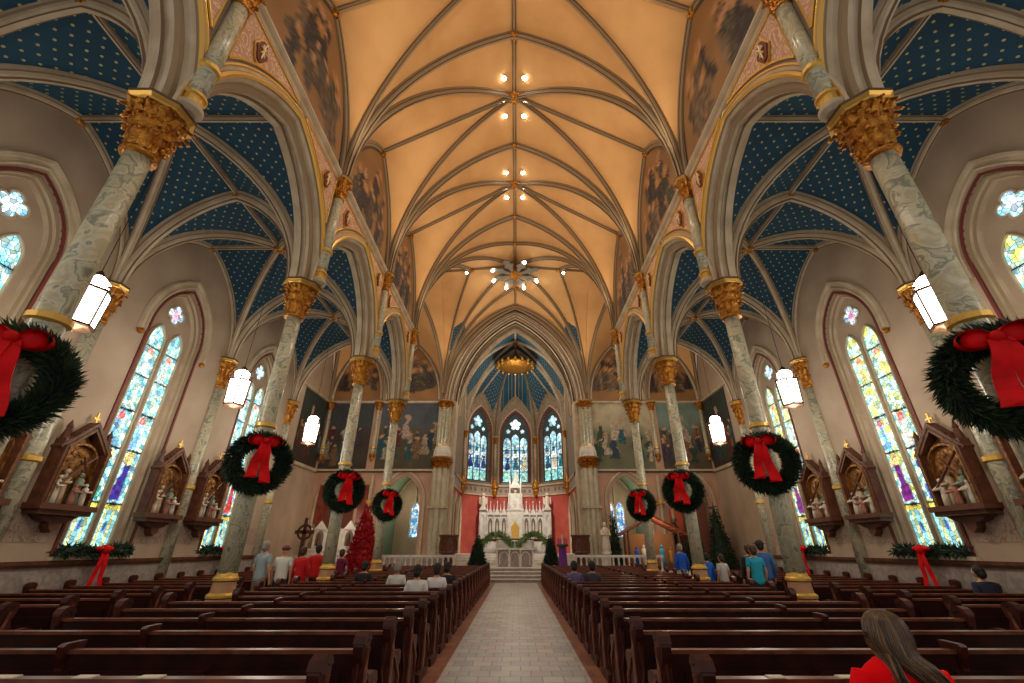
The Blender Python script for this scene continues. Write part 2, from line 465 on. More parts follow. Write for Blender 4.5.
def vault_bay(label, xa, xb, ya, yb, spr, crown, cx0, cx1, cy0, cy1, webmat, ribm, w, d, sides, tier=False, bossr=.28, n=16, ridge=True, patch=False):
    """quadripartite bay. cx0/cx1: crown height on the x=xa / x=xb side arches, cy0/cy1 on y=ya / y=yb.
    sides: dict side-> (w,d) ribs to build on 'x0','x1','y0','y1'"""
    mx, my = (xa + xb) / 2, (ya + yb) / 2
    root = thing('ceiling', label, 'ceiling', (mx, my, spr), kind='structure')
    C = Vector((mx, my, crown))
    S = {'x0': Vector((xa, my, cx0)), 'x1': Vector((xb, my, cx1)), 'y0': Vector((mx, ya, cy0)), 'y1': Vector((mx, yb, cy1))}
    mb = MB(); mb.uv = []
    for x, sx in ((xa, 'x0'), (xb, 'x1')):
        for y, sy in ((ya, 'y0'), (yb, 'y1')):
            K = Vector((x, y, spr))
            D = rib_curve(K, C, n); X = rib_curve(K, S[sx], n); Y = rib_curve(K, S[sy], n)
            if tier:
                T1p = S[sy].lerp(C, .5); T2p = S[sx].lerp(C, .42)
                T1 = rib_curve(K, T1p, n); T2 = rib_curve(K, T2p, n)
                web(mb, Y, T1, 1, 3); web(mb, T1, D, 1, 3, True); web(mb, D, T2, 0, 3, True); web(mb, T2, X, 0, 3)
                make_rib(K, T1p, w * .8, d, ribm, root, n, 'tierceron_rib'); make_rib(K, T2p, w * .8, d, ribm, root, n, 'tierceron_rib')
            else:
                web(mb, Y, D, 1); web(mb, D, X, 0)
            make_rib(K, C, w, d, ribm, root, n, 'diagonal_rib')
            if sx in sides: make_rib(K, S[sx], *sides[sx], ribm, root, n, 'wall_rib' if sides[sx][0] < w else 'transverse_rib')
            if sy in sides: make_rib(K, S[sy], *sides[sy], ribm, root, n, 'transverse_rib')
    mb.build('vault_web', webmat, root, smooth=True, world=True)
    if ridge:
        for k in S: straight_rib(S[k], C, w * .7, d * .7, ribm, root)
    boss(root, C - Vector((0, 0, d * .6)), bossr)
    for k in S: 
        if k in sides or tier: boss(root, S[k] - Vector((0, 0, d * .7)), bossr * .62)
    if tier:
        for k in S: boss(root, S[k].lerp(C, .5 if k[0] == 'y' else .42) - Vector((0, 0, d * .6)), bossr * .6)
    return root

BN = ['bay above the rear pews', 'second bay from the rear', 'third bay from the rear', 'bay just before the crossing']
for k in range(4):
    ya, yb = YK[k], YK[k + 1]
    s = {'y1': (.115, .26), 'x0': (.09, .18), 'x1': (.09, .18)}
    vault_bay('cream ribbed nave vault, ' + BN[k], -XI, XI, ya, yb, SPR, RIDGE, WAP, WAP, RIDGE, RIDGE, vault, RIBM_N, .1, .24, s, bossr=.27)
    for sg, sd in ((-1, 'left'), (1, 'right')):
        x0, x1 = sorted((sg * 5.7, sg * (XW + .02)))
        s = {'y1': (.135, .28), 'x0': (.1, .18), 'x1': (.1, .18)}
        vault_bay('dark blue starred vault of the %s aisle, %s' % (sd, BN[k]), x0, x1, ya, yb, ASPR, ARID, ARID, ARID, ARID, ARID, star_m, RIBM_A, .11, .22, s, bossr=.2, n=14)
vault_bay('cream star vault over the crossing with grey star boss', -XI, XI, YK[4], YE, SPR, RIDGE, 18.7, 18.7, RIDGE, RIDGE - .2, [vault, star_m], RIBM_N, .1, .24, {'y1': (.2, .3)}, tier=True, bossr=.3)
for sg, sd in ((-1, 'left'), (1, 'right')):
    for a, b, lab in ((XI, 9.35, 'next to the crossing'), (9.35, XT, 'at its outer end')):
        x0, x1 = sorted((sg * a, sg * b))
        vault_bay('cream vault of the %s transept %s' % (sd, lab), x0, x1, YK[4], YE, 10.95, 18.3, 18.7 if (a == XI) == (sg > 0) else 18.3, 18.3 if (a == XI) == (sg > 0) else 18.7, 15.6, 15.4, vault, RIBM_N, .12, .22, {'y1': (.12, .22)}, bossr=.24)

fillr = thing('ceiling', 'narrow plaster strips joining the crossing vault to the transept vaults', 'ceiling', (0, 24, SPR), kind='structure')
for sg, sd in ((-1, 'left'), (1, 'right')):
    mb = MB(); mb.uv = []
    for y in (YK[4], YE):
        cr_ = Vector((sg * XI, (YK[4] + YE) / 2, 18.7)); web(mb, rib_curve((sg * XI, y, SPR), cr_, 16), rib_curve((sg * XI, y, 10.95), cr_, 16), 0, 2)
    mb.build('vault_strip', vault, fillr, world=True)
# ------------------------------------------------------------------ floor
mb = MB()
def fl(x0, x1, y0, y1, mi, z=0): mb.add([(x0, y0, z), (x1, y0, z), (x1, y1, z), (x0, y1, z)], [(0, 1, 2, 3)], mi)
Y0F, Y1F = -3, 40
fl(-1.0, 1.12, Y0F, Y1F, 0)
for sg in (-1, 1):
    a, b = sorted(((-1.0, 0, 1.12)[sg + 1], sg * 1.55)); fl(a, b, Y0F, Y1F, 1)
    a, b = sorted((sg * 1.55, sg * 5.75)); fl(a, b, Y0F, 25, 2); fl(a, b, 25, Y1F, 0)
    a, b = sorted((sg * 5.75, sg * 6.75)); fl(a, b, Y0F, Y1F, 0)
    a, b = sorted((sg * 6.75, sg * 14)); fl(a, b, Y0F, 25, 2); fl(a, b, 25, Y1F, 0)
o = mb.build('floor', [tile_m, border_m, plank_m]); tag(o, 'pale marble tiled centre aisle between dark pew floors', 'floor', kind='structure')

# ------------------------------------------------------------------ nave arcade walls
def lunette_paint(seed):
    rnd = random.Random(seed)
    figs = []
    for i in range(16):
        fx = rnd.uniform(-1.5, 1.5)
        figs.append((fx, 11.6 + rnd.uniform(0, 1.9) * (1 - abs(fx) / 2.2), rnd.uniform(1.2, 1.9), lin(*rnd.choice([(96, 78, 66), (74, 62, 58), (120, 96, 74), (88, 80, 62), (130, 104, 80), (66, 56, 56)])), lin(170, 120, 60) if rnd.random() < .5 else None))
    figs.sort(key=lambda q: -q[1])
    def bg(x, z):
        n = noise.noise(Vector((x, z, seed))) * .5 + .5
        a, b = lin(128, 92, 54), lin(166, 122, 74)
        return tuple(a[i] + (b[i] - a[i]) * n for i in range(3))
    return painter(bg, figs, seed, .25, .5, .8, True)
AW, AZ0, AZS, AZA = BAY / 2 - .26, ASPR, ASPR, 10.75    # arcade arch clear opening
prof_arc = [(-.55, .06), (-.55, -.02), (-.46, -.05), (-.37, -.02), (-.37, .05), (-.29, .05), (-.25, .0), (-.17, .0), (-.13, .07), (-.13, .16), (-.05, .18), (.0, .24), (.05, .24), (.09, .29), (.05, .34), (.02, .36), (.02, .42), (.05, .44), (.05, .47), (0, .49)]
mis_arc = [0, 0, 0, 1, 0, 1, 0, 1, 1, 0, 0, 1, 2, 2, 1, 0, 2, 2, 0]
for sg, sd in ((-1, 'left'), (1, 'right')):
    root = thing('wall_arcade_' + sd, 'pink and cream %s nave wall above the arcade' % sd, 'wall', (sg * XI, YK[0], 0), kind='structure')
    W = MB()
    for k in range(4):
        yc = (YK[k] + YK[k + 1]) / 2
        fr = Frame((sg * XI, yc, 0), (0, 1, 0), (-sg, 0, 0))
        wall_openings(W, fr, -BAY / 2, BAY / 2, ASPR, SPR, [(0, AW + .25, ASPR, AZS, AZA + .3)], depth=0)
        # outer face towards the aisle
        fo = Frame((sg * (XI + .6), yc, 0), (0, 1, 0), (sg, 0, 0))
        # clerestory wall
        t = lambda x: arch_top(x, BAY / 2, SPR, WAP)
        R_ = region(fr, 0, BAY / 2, SPR, t, -.06, 16, 4)
        o0 = len(W.v); W.v += R_.v; W.f += [tuple(i + o0 for i in f) for f in R_.f]; W.m += R_.m
    W.build('wall_face', taupe2, root, world=True)
    for k in range(4):
        yc = (YK[k] + YK[k + 1]) / 2
        fr = Frame((sg * XI, yc, 0), (0, 1, 0), (-sg, 0, 0))
        A = MB(); arch_sweep(A, fr, 0, AW, AZ0, AZS, AZA, prof_arc, 16, mis_arc)
        A.build('arch_moulding', [cream, ribtan, goldb], root, world=True)
        # lunette painting
        t2 = lambda x: arch_top(x, BAY / 2 - .35, SPR + .25, WAP - .3)
        P = region(fr, 0, BAY / 2 - .35, SPR + .2, t2, .0, 44, 56, lunette_paint(k * 2 + (sg > 0)))
        P.build('lunette_painting', paint_m, root, world=True)
        # spandrel panels and medallions
        for e in (-1, 1):
            S_ = MB(); xs = [2.2 - 2.0 * i / 18 for i in range(19)]
            lo = []
            for x in xs:
                zb = arch_top(x, AW, AZS, AZA) if x < AW else AZS
                
                R = (AW * AW + (AZA - AZS) ** 2) / (2 * AW)
                cxx = AW - R                                     # centre of this half's arc
                zz = AZS + math.sqrt(max(.01, (R + .56) ** 2 - (x - cxx) ** 2)) if (R + .56) > abs(x - cxx) else AZS + .3
                lo.append((x, max(zz, AZS + 1.0)))
            top = SPR - .22
            lo = [(x, z) for x, z in lo if z < top - .04]
            vsx = []
            for x, z in lo: vsx += [fr.p(e * x, z, .02), fr.p(e * x, top, .02)]
            S_.add(vsx, [(2 * i, 2 * i + 1, 2 * i + 3, 2 * i + 2) for i in range(len(lo) - 1)])
            S_.build('spandrel_panel', scroll_pink, root, world=True)
            B_ = MB()
            ring = [fr.p(e * x, z, .03) for x, z in lo] + [fr.p(e * lo[-1][0], top, .03), fr.p(e * lo[0][0], top, .03), fr.p(e * lo[0][0], lo[0][1], .03)]
            B_.tube(ring, .028, 5); B_.build('panel_border', goldb, root, world=True)
            M_ = MB(); mx_, mz_ = 1.66, 10.78
            for sc_, dd, mi in ((1, .03, 0), (.82, .06, 1)):
                pts = []
                for i in range(24):
                    a = 2 * PI * i / 24; rr = (.17 + .17 * abs(math.sin(a)) ** 5 + .05 * abs(math.cos(a)) ** 6) * sc_
                    pts.append(fr.p(e * mx_ + rr * math.cos(a), mz_ + rr * 1.05 * math.sin(a), dd))
                    
                b_ = [p + fr.n * .03 for p in pts]
                M_.add(pts + b_, [tuple(range(24, 48))] + [(i, (i + 1) % 24, 24 + (i + 1) % 24, 24 + i) for i in range(24)], mi)
            M_.mi = 2
            for (a1, z1, a2, z2) in ((0, -.22, 0, .22), (-.1, .05, .1, .05), (-.06, -.1, .06, .15), (.06, -.1, -.06, .15)):
                M_.tube([fr.p(e * mx_ + a1, mz_ + z1, .11), fr.p(e * mx_ + a2, mz_ + z2, .11)], .018, 5)
            M_.build('medallion', [goldb, redline, mat('symbol_gold', lin(236, 206, 140), .4)], root, world=True)
    # string course at the springing
    C_ = MB(); fr = Frame((sg * XI, 0, 0), (0, 1, 0), (-sg, 0, 0))
    cp = [(.0, -.2), (.05, -.17), (.07, -.1), (.12, -.06), (.16, 0), (.16, .05), (.08, .1), (-.02, .12)]
    vsx = []
    for y in (YK[0], YK[4]):
        for d_, z_ in cp: vsx.append(fr.p(y, SPR + z_, d_))
    C_.add(vsx, [(i, i + 1, 8 + i + 1, 8 + i) for i in range(7)]); C_.build('string_course', [cream], root, world=True)

# ------------------------------------------------------------------ columns
def leaf(mb, c, ang, h, r0, out, wd, mi=None):
    "curled acanthus tongue rising from the bell"
    ca, sa = math.cos(ang), math.sin(ang); n = 7; vs = []
    for i in range(n):
        t = i / (n - 1)
        rad = r0 + out * (t ** 2.2) * 1.0
        z = h * (math.sin(t * 2.1) / math.sin(2.1) if False else (t * 1.25 if t < .8 else 1.0 - (t - .8) * .9))
        w_ = wd * (.55 + .9 * math.sin(PI * min(1, t * .95)) * (1 if i % 2 else .72)) * (1 - .35 * t)
        for q in (-1, 0, 1):
            rr = rad + (0 if q else .03)
            vs.append((c[0] + rr * ca - sa * w_ * q, c[1] + rr * sa + ca * w_ * q, c[2] + z))
        vs.append((c[0] + (rad - .035) * ca, c[1] + (rad - .035) * sa, c[2] + z - .01))
    fs = []
    for i in range(n - 1):
        a = i * 4; b = a + 4
        fs += [(a, a + 1, b + 1, b), (a + 1, a + 2, b + 2, b + 1), (a + 2, a + 3, b + 3, b + 2), (a + 3, a, b, b + 3)]
    fs.append(((n - 1) * 4, (n - 1) * 4 + 1, (n - 1) * 4 + 2, (n - 1) * 4 + 3))
    mb.add(vs, fs, mi)
def capital(z0, h, r0, r1, nl=10, half=False):
    mb = MB()
    mb.lathe([(r0 * .98, -.06), (r0 * 1.22, -.04), (r0 * 1.25, 0), (r0 * 1.05, .03), (r0, .08), (r0 * 1.05, h * .4), (r0 * 1.3, h * .7), (r1 * .8, h * .84), (r1 * .8, h * .86)], 16, (0, 0, z0))
    for tier, (zz, hh, out, wd) in enumerate(((.05, h * .34, r0 * .55, .085), (.05 + h * .22, h * .36, r0 * .8, .09), (h * .48, h * .36, r1 - r0 * 1.05, .08))):
        for i in range(nl):
            a = 2 * PI * (i + .5 * (tier % 2)) / nl
            leaf(mb, (0, 0, z0 + zz), a, hh, r0 * (1.0 + .12 * tier), out, wd * (r0 / .22) )
    rnd = random.Random(int(h * 100))
    for i in range(34):
        a = rnd.uniform(0, 2 * PI); t = rnd.uniform(.15, .85); rr = r0 * 1.15 + (r1 - r0 * 1.1) * t * .75
        mb.ball((rr * math.cos(a), rr * math.sin(a), z0 + h * t), rnd.uniform(.03, .055) * r0 / .22, 6, 4)
    ab = MB()
    ab.lathe([(r1 * .92, h * .86), (r1 * .98, h * .89), (r1 * .94, h * .91), (r1 * 1.06, h * .95), (r1 * 1.08, h), (r1 * .95, h + .02)], 8, (0, 0, z0), rot=PI / 8, mis=[0, 1, 0, 1, 0])
    return mb, ab
def column_proto():
    t = thing('nave_column', 'x', 'column', (0, 0, 0), group='marble nave columns')
    b = MB()
    b.lathe([(.31, 0), (.31, .3), (.26, .34), (.26, .62), (.28, .64), (.28, .7), (.26, .74), (.24, .78), (.265, .8), (.265, .84), (.215, .88), (.195, 1.06), (.225, 1.08), (.225, 1.12), (.195, 1.15), (.175, 1.22)], 16, mis=[1, 1, 1, 2, 0, 0, 1, 2, 0, 0, 1, 2, 0, 0, 0])
    b.build('base', [goldb, mat('base_tan', lin(186, 138, 96), .5), ribdark], t)
    s = MB(); s.lathe([(.168, 1.2), (.168, 2.5), (.165, 4.7), (.16, CAPB)], 32, lobes=4, lobe=.08)
    s.build('shaft', marble_m, t, smooth=True)
    r = MB(); r.lathe([(.17, 4.02), (.215, 4.05), (.215, 4.12), (.17, 4.15)], 20); r.build('ring_band', goldb, t)
    c, a = capital(CAPB, ASPR - CAPB, .19, .43, 11)
    c.build('capital', gold, t); a.build('abacus', [goldb, ribdark], t)
    return t
col0 = column_proto(); index(col0)
ordn = ['nearest', 'second', 'third', 'fourth']
sites = [(sg, sd, k) for k in range(1, 5) for sg, sd in ((-1, 'left'), (1, 'right'))]
for i, (sg, sd, k) in enumerate(sites):
    lab = '%s green-veined marble nave column with gilt capital, %s side of the aisle' % (ordn[k - 1], sd)
    if i == 0: col0.location = (sg * XC, YK[k], 0); col0['label'] = lab
    else: dup(col0, (sg * XC, YK[k], 0), 0, lab)
# pier head above the abacus (bundle of arch mouldings springing) + upper colonnette
t0 = None
for i, (sg, sd, k) in enumerate(sites):
    lab = 'slim marble colonnette on the %s nave wall above the %s column' % (sd, ordn[k - 1])
    if t0 is None:
        t0 = thing('wall_colonnette', lab, 'colonnette', (sg * (XI - .08), YK[k], ASPR), group='upper wall colonnettes')
        s = MB(); s.lathe([(.145, .35), (.14, 3.0)], 18); s.build('shaft', marble_m, t0, smooth=True)
        s = MB(); s.lathe([(.12, .0), (.2, .06), (.2, .14), (.15, .2), (.15, .34), (.18, .36), (.18, .4), (.15, .44)], 16, mis=[1, 1, 1, 0, 0, 0, 0]); s.build('base', [goldb, cream], t0)
        s = MB(); s.lathe([(.15, 1.02), (.185, 1.05), (.185, 1.13), (.15, 1.16)], 16); s.build('ring_band', goldb, t0)
        c, a = capital(3.0, SPR - ASPR - 3.0 + .02, .14, .27, 7); c.build('capital', gold, t0); a.build('abacus', [goldb, ribdark], t0)
        index(t0)
    else: dup(t0, (sg * (XI - .08), YK[k], ASPR), 0, lab)
# wall shafts in the aisles
t1 = None
for k in range(1, 5):
    for sg, sd in ((-1, 'left'), (1, 'right')):
        lab = '%s half-round marble shaft against the %s aisle wall' % (ordn[k - 1], sd)
        if t1 is None:
            t1 = thing('wall_shaft', lab, 'column', (sg * XW, YK[k], 0), group='aisle wall shafts')
            s = MB(); s.lathe([(.2, .62), (.17, CAPB - .1)], 20); s.build('shaft', marble_m, t1, smooth=True)
            s = MB(); s.lathe([(.3, 0), (.3, .3), (.26, .34), (.26, .46), (.29, .48), (.29, .54), (.24, .58), (.22, .63)], 16, mis=[1, 1, 1, 0, 0, 0, 0]); s.build('base', [goldb, ribtan], t1)
            s = MB(); s.lathe([(.19, 3.3), (.24, 3.33), (.24, 3.42), (.19, 3.45)], 16); s.build('ring_band', goldb, t1)
            c, a = capital(CAPB - .1, ASPR - CAPB + .1, .17, .34, 8); c.build('capital', gold, t1); a.build('abacus', [goldb, ribdark], t1)
            index(t1)
        else: dup(t1, (sg * XW, YK[k], 0), 0, lab)

# ------------------------------------------------------------------ aisle walls + windows
SILL, WS, WA, WW = 1.46, 7.5, 9.1, 1.0
prof_hood = [(0, 0), (.05, 0), (.07, .04), (.03, .08), (.03, .14), (.09, .17), (.1, .24), (.05, .28), (0, .29)]
rnd = random.Random(3)
SKY = [lin(150, 205, 215), lin(190, 225, 215), lin(120, 190, 205), lin(225, 235, 215)]
def lancet_paint(seed, tone):
    r = random.Random(seed)
    robes = [lin(200, 20, 40), lin(60, 40, 150), lin(40, 80, 200), lin(20, 140, 110), lin(220, 190, 60), lin(235, 235, 225), lin(120, 40, 130)]
    r.shuffle(robes)
    figs = [(r.uniform(-.05, .08), 2.8, 1.2, robes[0], lin(240, 220, 130)), (r.uniform(-.1, .1), 4.15, .85, lin(120, 180, 225) if r.random() < .5 else lin(235, 235, 225), lin(230, 90, 80)), (0, 6.2, .75, lin(240, 230, 150) if tone else lin(225, 235, 225), lin(220, 120, 90)), (r.uniform(-.1, .1), 5.2, .6, lin(200, 220, 190), None)]
    def bg(x, z):
        n = noise.noise(Vector((x * 5, z * 5, seed * 3.1))) * .5 + .5
        if z < 2.7:
            b = lin(226, 214, 90) if abs(abs(x) - .14) < .05 or z > 2.55 else lin(140, 205, 215)
            if abs(x) < .05 and 2.05 < z < 2.3: b = lin(50, 70, 160)
            return tuple(c * (.75 + .5 * n) for c in b)
        c = SKY[int(n * 3.99)]
        if tone and n > .55: c = lin(215, 215, 110)
        if abs(x) > .2 and z > 2.8: c = lin(110, 190, 200) if (int(z * 6) % 2) else lin(225, 230, 210)
        return c
    p = painter(bg, figs, seed, .1, .25, .62)
    def f(x, z):
        for zb in (2.7, 4.08, 5.1, 6.1, 7.0):
            if abs(z - zb) < .03: return (.01, .02, .04)
        return p(x, z)
    return f
def quatre_pts(r, n=32):
    out = []
    for i in range(n):
        a = 2 * PI * i / n; rr = r * (.62 + .38 * abs(math.cos(2 * a)) ** .6)
        out.append((rr * math.cos(a), rr * math.sin(a)))
    return out
def aisle_window(idx, sg, yc, label):
    fr = Frame((sg * XW, yc, 0), (0, 1, 0), (-sg, 0, 0))
    root = thing('window_%d' % idx, label, 'window', (sg * XW, yc, SILL), kind='structure')
    H = MB(); arch_sweep(H, fr, 0, WW + .05, WS - .35, WS - .02, WA + .1, [(d, b + .05) for d, b in prof_hood], 12); H.build('hood_mould', cream, root, world=True)
    for e in (-1, 1):
        b = MB(); p = fr.p(e * (WW + .27), WS - .4, .06); b.ball(p, .09, 8, 6); b.build('hood_stop', gold, root, world=True, smooth=True)
    M = MB(); arch_sweep(M, fr, 0, WW, SILL, WS, WA, [(-.02, .0), (.035, .0), (.035, .06), (.0, .07)], 12); M.build('painted_edge', redline, root, world=True)
    M = MB(); arch_sweep(M, fr, 0, WW - .06, SILL, WS, WA - .1, [(-.3, -.06), (-.2, -.03), (-.17, .02), (-.1, .03), (-.04, .06)], 12, [0, 1, 0, 1]); M.build('inner_moulding', [cream, ribtan], root, world=True)
    # stone tracery plate with openings
    T = MB(); fp = Frame(fr.o, fr.ex, fr.n)
    B_ = region(fr, 0, WW, SILL, lambda x: arch_top(x, WW, WS, WA), -.3, 20, 2); B_.build('tracery_stone', taupe, root, world=True)
    for e in (-1, 1):
        c = e * .36; w = .27
        g = region(fr, c, w, SILL + .08, lambda x: arch_top(x, w, 7.2, 7.72), -.285, 12, 130, lancet_paint(idx * 10 + e, sg > 0)); g.build('glass_lancet', glass_aisle, root, world=True)
        m_ = MB(); arch_sweep(m_, fr, c, w, SILL + .08, 7.2, 7.72, [(-.29, 0), (-.22, .0), (-.22, .035), (-.29, .06)], 8); m_.build('lancet_frame', cream, root, world=True)
        m_ = MB(); m_.mi = 0
        for zb in (2.7, 4.08, 5.1, 6.1, 7.0): m_.tube([fr.p(c - w, zb, -.27), fr.p(c + w, zb, -.27)], .014, 5)
        m_.build('saddle_bars', black, root, world=True)
    q = quatre_pts(.31); Q = MB(); Q.uv = []; Q.colr = []
    for i, (a, b) in enumerate([(0, 0)] + q):
        Q.v.append(tuple(fr.p(a, 8.28 + b, -.285))); Q.uv.append((a + idx, 8.28 + b)); Q.colr.append((lin(225, 120, 150) if idx % 2 else lin(230, 240, 250)) if i == 0 else (lin(110, 200, 225) if i % 3 else lin(235, 245, 245)))
    Q.f = [(0, i + 1, (i + 1) % 32 + 1) for i in range(32)]; Q.m = [0] * 32
    Q.build('glass_quatrefoil', glass_aisle, root, world=True)
    R_ = MB(); R_.tube([fr.p(a * 1.06, 8.28 + b * 1.06, -.27) for a, b in q + q[:1]], .03, 5); R_.build('quatrefoil_frame', cream, root, world=True)
    for e in (-1, 1):
        m_ = MB(); m_.uv = None
        m_.prism([(0, 0), (0, 0.01)], 0, 0, 0) if False else None
    S_ = MB(); vsx = [fr.p(-WW - .15, SILL, .12), fr.p(WW + .15, SILL, .12), fr.p(WW + .15, SILL, -.3), fr.p(-WW - .15, SILL, -.3), fr.p(-WW - .15, SILL - .1, .12), fr.p(WW + .15, SILL - .1, .12), fr.p(WW + .15, SILL - .1, -.3), fr.p(-WW - .15, SILL - .1, -.3)]
    S_.add(vsx, [(0, 1, 2, 3), (4, 7, 6, 5), (0, 4, 5, 1), (1, 5, 6, 2), (2, 6, 7, 3), (3, 7, 4, 0)]); S_.build('window_sill', cream, root, world=True)
    return root
wn = 0
posn = ['nearest', 'nearest', 'second', 'third']
WINY = []
for sg, sd in ((-1, 'left'), (1, 'right')):
    root = thing('wall_' + sd, 'taupe plaster wall of the %s aisle with stencilled band and grey dado' % sd, 'wall', (sg * XW, YK[0], 0), kind='structure')
    W = MB()
    for k in range(4):
        yc = (YK[k] + YK[k + 1]) / 2; fr = Frame((sg * XW, yc, 0), (0, 1, 0), (-sg, 0, 0))
        ops = [(0, WW, SILL, WS, WA)]
        wall_openings(W, fr, -BAY / 2, BAY / 2, 0, lambda s: arch_top(s, BAY / 2 + .02, ASPR, ARID) + .02, ops, depth=.32)
        wn += 1
        if k: aisle_window(wn, sg, yc, '%s stained glass lancet window pair in the %s aisle wall' % (posn[k], sd)); WINY.append((sg, sd, yc, k))
    W.build('wall_face', taupe, root, world=True)
    fr = Frame((sg * XW, 0, 0), (0, 1, 0), (-sg, 0, 0))
    B = MB()
    for k in range(4):
        yc = (YK[k] + YK[k + 1]) / 2
        for a, b in ((-BAY / 2, -WW - .2), (WW + .2, BAY / 2)):
            B.add([fr.p(yc + a, 1.75, .008), fr.p(yc + b, 1.75, .008), fr.p(yc + b, 2.35, .008), fr.p(yc + a, 2.35, .008)], [(0, 1, 2, 3)])
    B.build('stencilled_band', scroll_wall, root, world=True)
    D = MB(); a, b = sorted((sg * XW, sg * (XW - .06))); D.box(a, b, YK[0], YK[4] + .3, 0, 1.3); D.build('dado_panel', grey_m, root, world=True)
    D = MB(); a, b = sorted((sg * XW, sg * (XW - .12))); D.box(a, b, YK[0], YK[4] + .3, 1.3, 1.38); a, b = sorted((sg * XW, sg * (XW - .09))); D.box(a, b, YK[0], YK[4] + .3, 1.24, 1.3)
    D.build('dado_rail', frwood, root, world=True)
# ================================================================== EAST END
# wall with chancel arch, chapel arches, murals
fE = Frame((0, YE, 0), (1, 0, 0), (0, -1, 0))
CW, CS, CA = 4.15, 10.9, 17.75                     # chancel arch clear opening
root = thing('wall_east', 'cream and pink end wall pierced by the chancel arch', 'wall', (0, YE, 0), kind='structure')
W = MB()
CH = [(7.25, 1.15), (11.4, 1.15)]                 # chapel arches (centre, half width)
def etop(s):
    a = abs(s)
    if a < XI: return arch_top(a, XI, SPR, RIDGE - .2)
    if a < 9.35: return arch_top(a - 7.275, 2.075, 10.95, 15.5)
    return arch_top(a - 11.275, 1.925, 10.95, 15.5)
lowops = [(sg * c, w, 0, 4.3, 5.95) for sg in (-1, 1) for c, w in CH]
for sg in (-1, 1):
    a, b = sorted((sg * 5.3, sg * XT))
    wall_openings(W, fE, a, b, 0, 6.25, [o for o in lowops if o[0] * sg > 0], .5)
    W.add([fE.p(a, 6.25), fE.p(b, 6.25), fE.p(b, 10.95), fE.p(a, 10.95)], [(0, 1, 2, 3)])
W.build('wall_face', pinkwall, root, world=True)
W = MB()
for sg in (-1, 1):
    a, b = sorted((sg * 5.2, sg * XT))
    W.add([fE.p(a, 10.95), fE.p(a, 10.95)] , [])
    n = 40
    for i in range(n):
        p, q = a + (b - a) * i / n, a + (b - a) * (i + 1) / n
        W.add([fE.p(p, 10.95), fE.p(q, 10.95), fE.p(q, max(10.95, etop(q))), fE.p(p, max(10.95, etop(p)))], [(0, 1, 2, 3)])
wall_openings(W, fE, -XI, XI, CS, lambda s: etop(s), [(0, CW + .7, CS, CS, CA + .6)], .3, 0, 28)
W.build('upper_wall', taupe2, root, world=True)
# chancel arch moulding: deep stepped orders
M = MB()
arch_sweep(M, fE, 0, CW, CS, CS, CA, [(-1.3, 0), (-.95, 0), (-.9, .12), (-.8, .14), (-.75, .02), (-.6, .05), (-.6, .2), (-.5, .22), (-.42, .3), (-.36, .22), (-.3, .26), (-.3, .42), (-.2, .45), (-.12, .52), (-.06, .45), (0, .5), (.0, .62), (.1, .66), (.12, .74), (.02, .84)], 26, [0, 1, 0, 1, 0, 1, 0, 2, 2, 1, 0, 1, 0, 2, 1, 0, 1, 2, 0])
M.build('chancel_arch_moulding', [cream, ribdark, ribtan], root, world=True)
for sg in (-1, 1):
    for c, w in CH:
        M = MB(); arch_sweep(M, fE, sg * c, w, 0, 4.3, 5.95, [(-.25, -.02), (-.2, .06), (-.1, .08), (-.05, .14), (.04, .16), (.08, .24), (.06, .34), (0, .38)], 12, [0, 1, 0, 1, 0, 0, 1]); M.build('chapel_arch_moulding', [cream, ribtan], root, world=True)
    # bands framing the mural
    a, b = sorted((sg * 5.3, sg * XT))
    B = MB()
    B.box(a, b, YE - .14, YE, 6.18, 6.3); B.box(a, b, YE - .12, YE, 10.85, 10.97); B.build('cornice_band', cream, root, world=True)
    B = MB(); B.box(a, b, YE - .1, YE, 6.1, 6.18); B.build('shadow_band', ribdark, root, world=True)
    B = MB(); B.box(a, b, YE - .05, YE, 0, 1.2); B.build('dado', grey_m, root, world=True)
def mural_paint(seed, w, z0, h, sky, ground, bright=1.):
    rnd = random.Random(seed); figs = []
    pal = [(52, 70, 92), (112, 52, 50), (178, 158, 128), (60, 84, 66), (150, 110, 78), (84, 70, 82), (196, 182, 156), (46, 100, 112)]
    for i in range(int(15 * w / 1.8)):
        y = z0 + h * rnd.uniform(.05, .45)
        figs.append((rnd.uniform(-w * .95, w * .95), y, h * rnd.uniform(.22, .36), tuple(v * bright for v in lin(*rnd.choice(pal))), None))
    figs.append((rnd.uniform(-.2, .2) * w, z0 + h * .45, h * .36, lin(190, 166, 150), lin(176, 150, 120)))
    figs.sort(key=lambda q: -q[1])
    def bg(x, z):
        n = noise.noise(Vector((x * 1.2, z * 1.2, seed))) * .5 + .5
        n2 = noise.noise(Vector((x * 4, z * 3, seed + 5))) * .5 + .5
        t = (z - z0) / h; k = max(0, min(1, (t - .3 - .35 * n) * 5)); c = tuple(ground[i] + (sky[i] - ground[i]) * k for i in range(3))
        return tuple(v * (.55 + .9 * n * .7 + .3 * n2) * bright for v in c)
    return painter(bg, figs, seed, .3, .55, .8, True)
mur = [(-7.35, 2.0, lin(84, 92, 100), lin(86, 80, 60), .8, 'crowned with light'), (-11.5, 1.6, lin(70, 74, 78), lin(70, 60, 50), .8, ''), (7.35, 2.0, lin(170, 160, 132), lin(104, 104, 80), 1.05, ''), (11.5, 1.6, lin(120, 140, 128), lin(92, 80, 62), .9, '')]
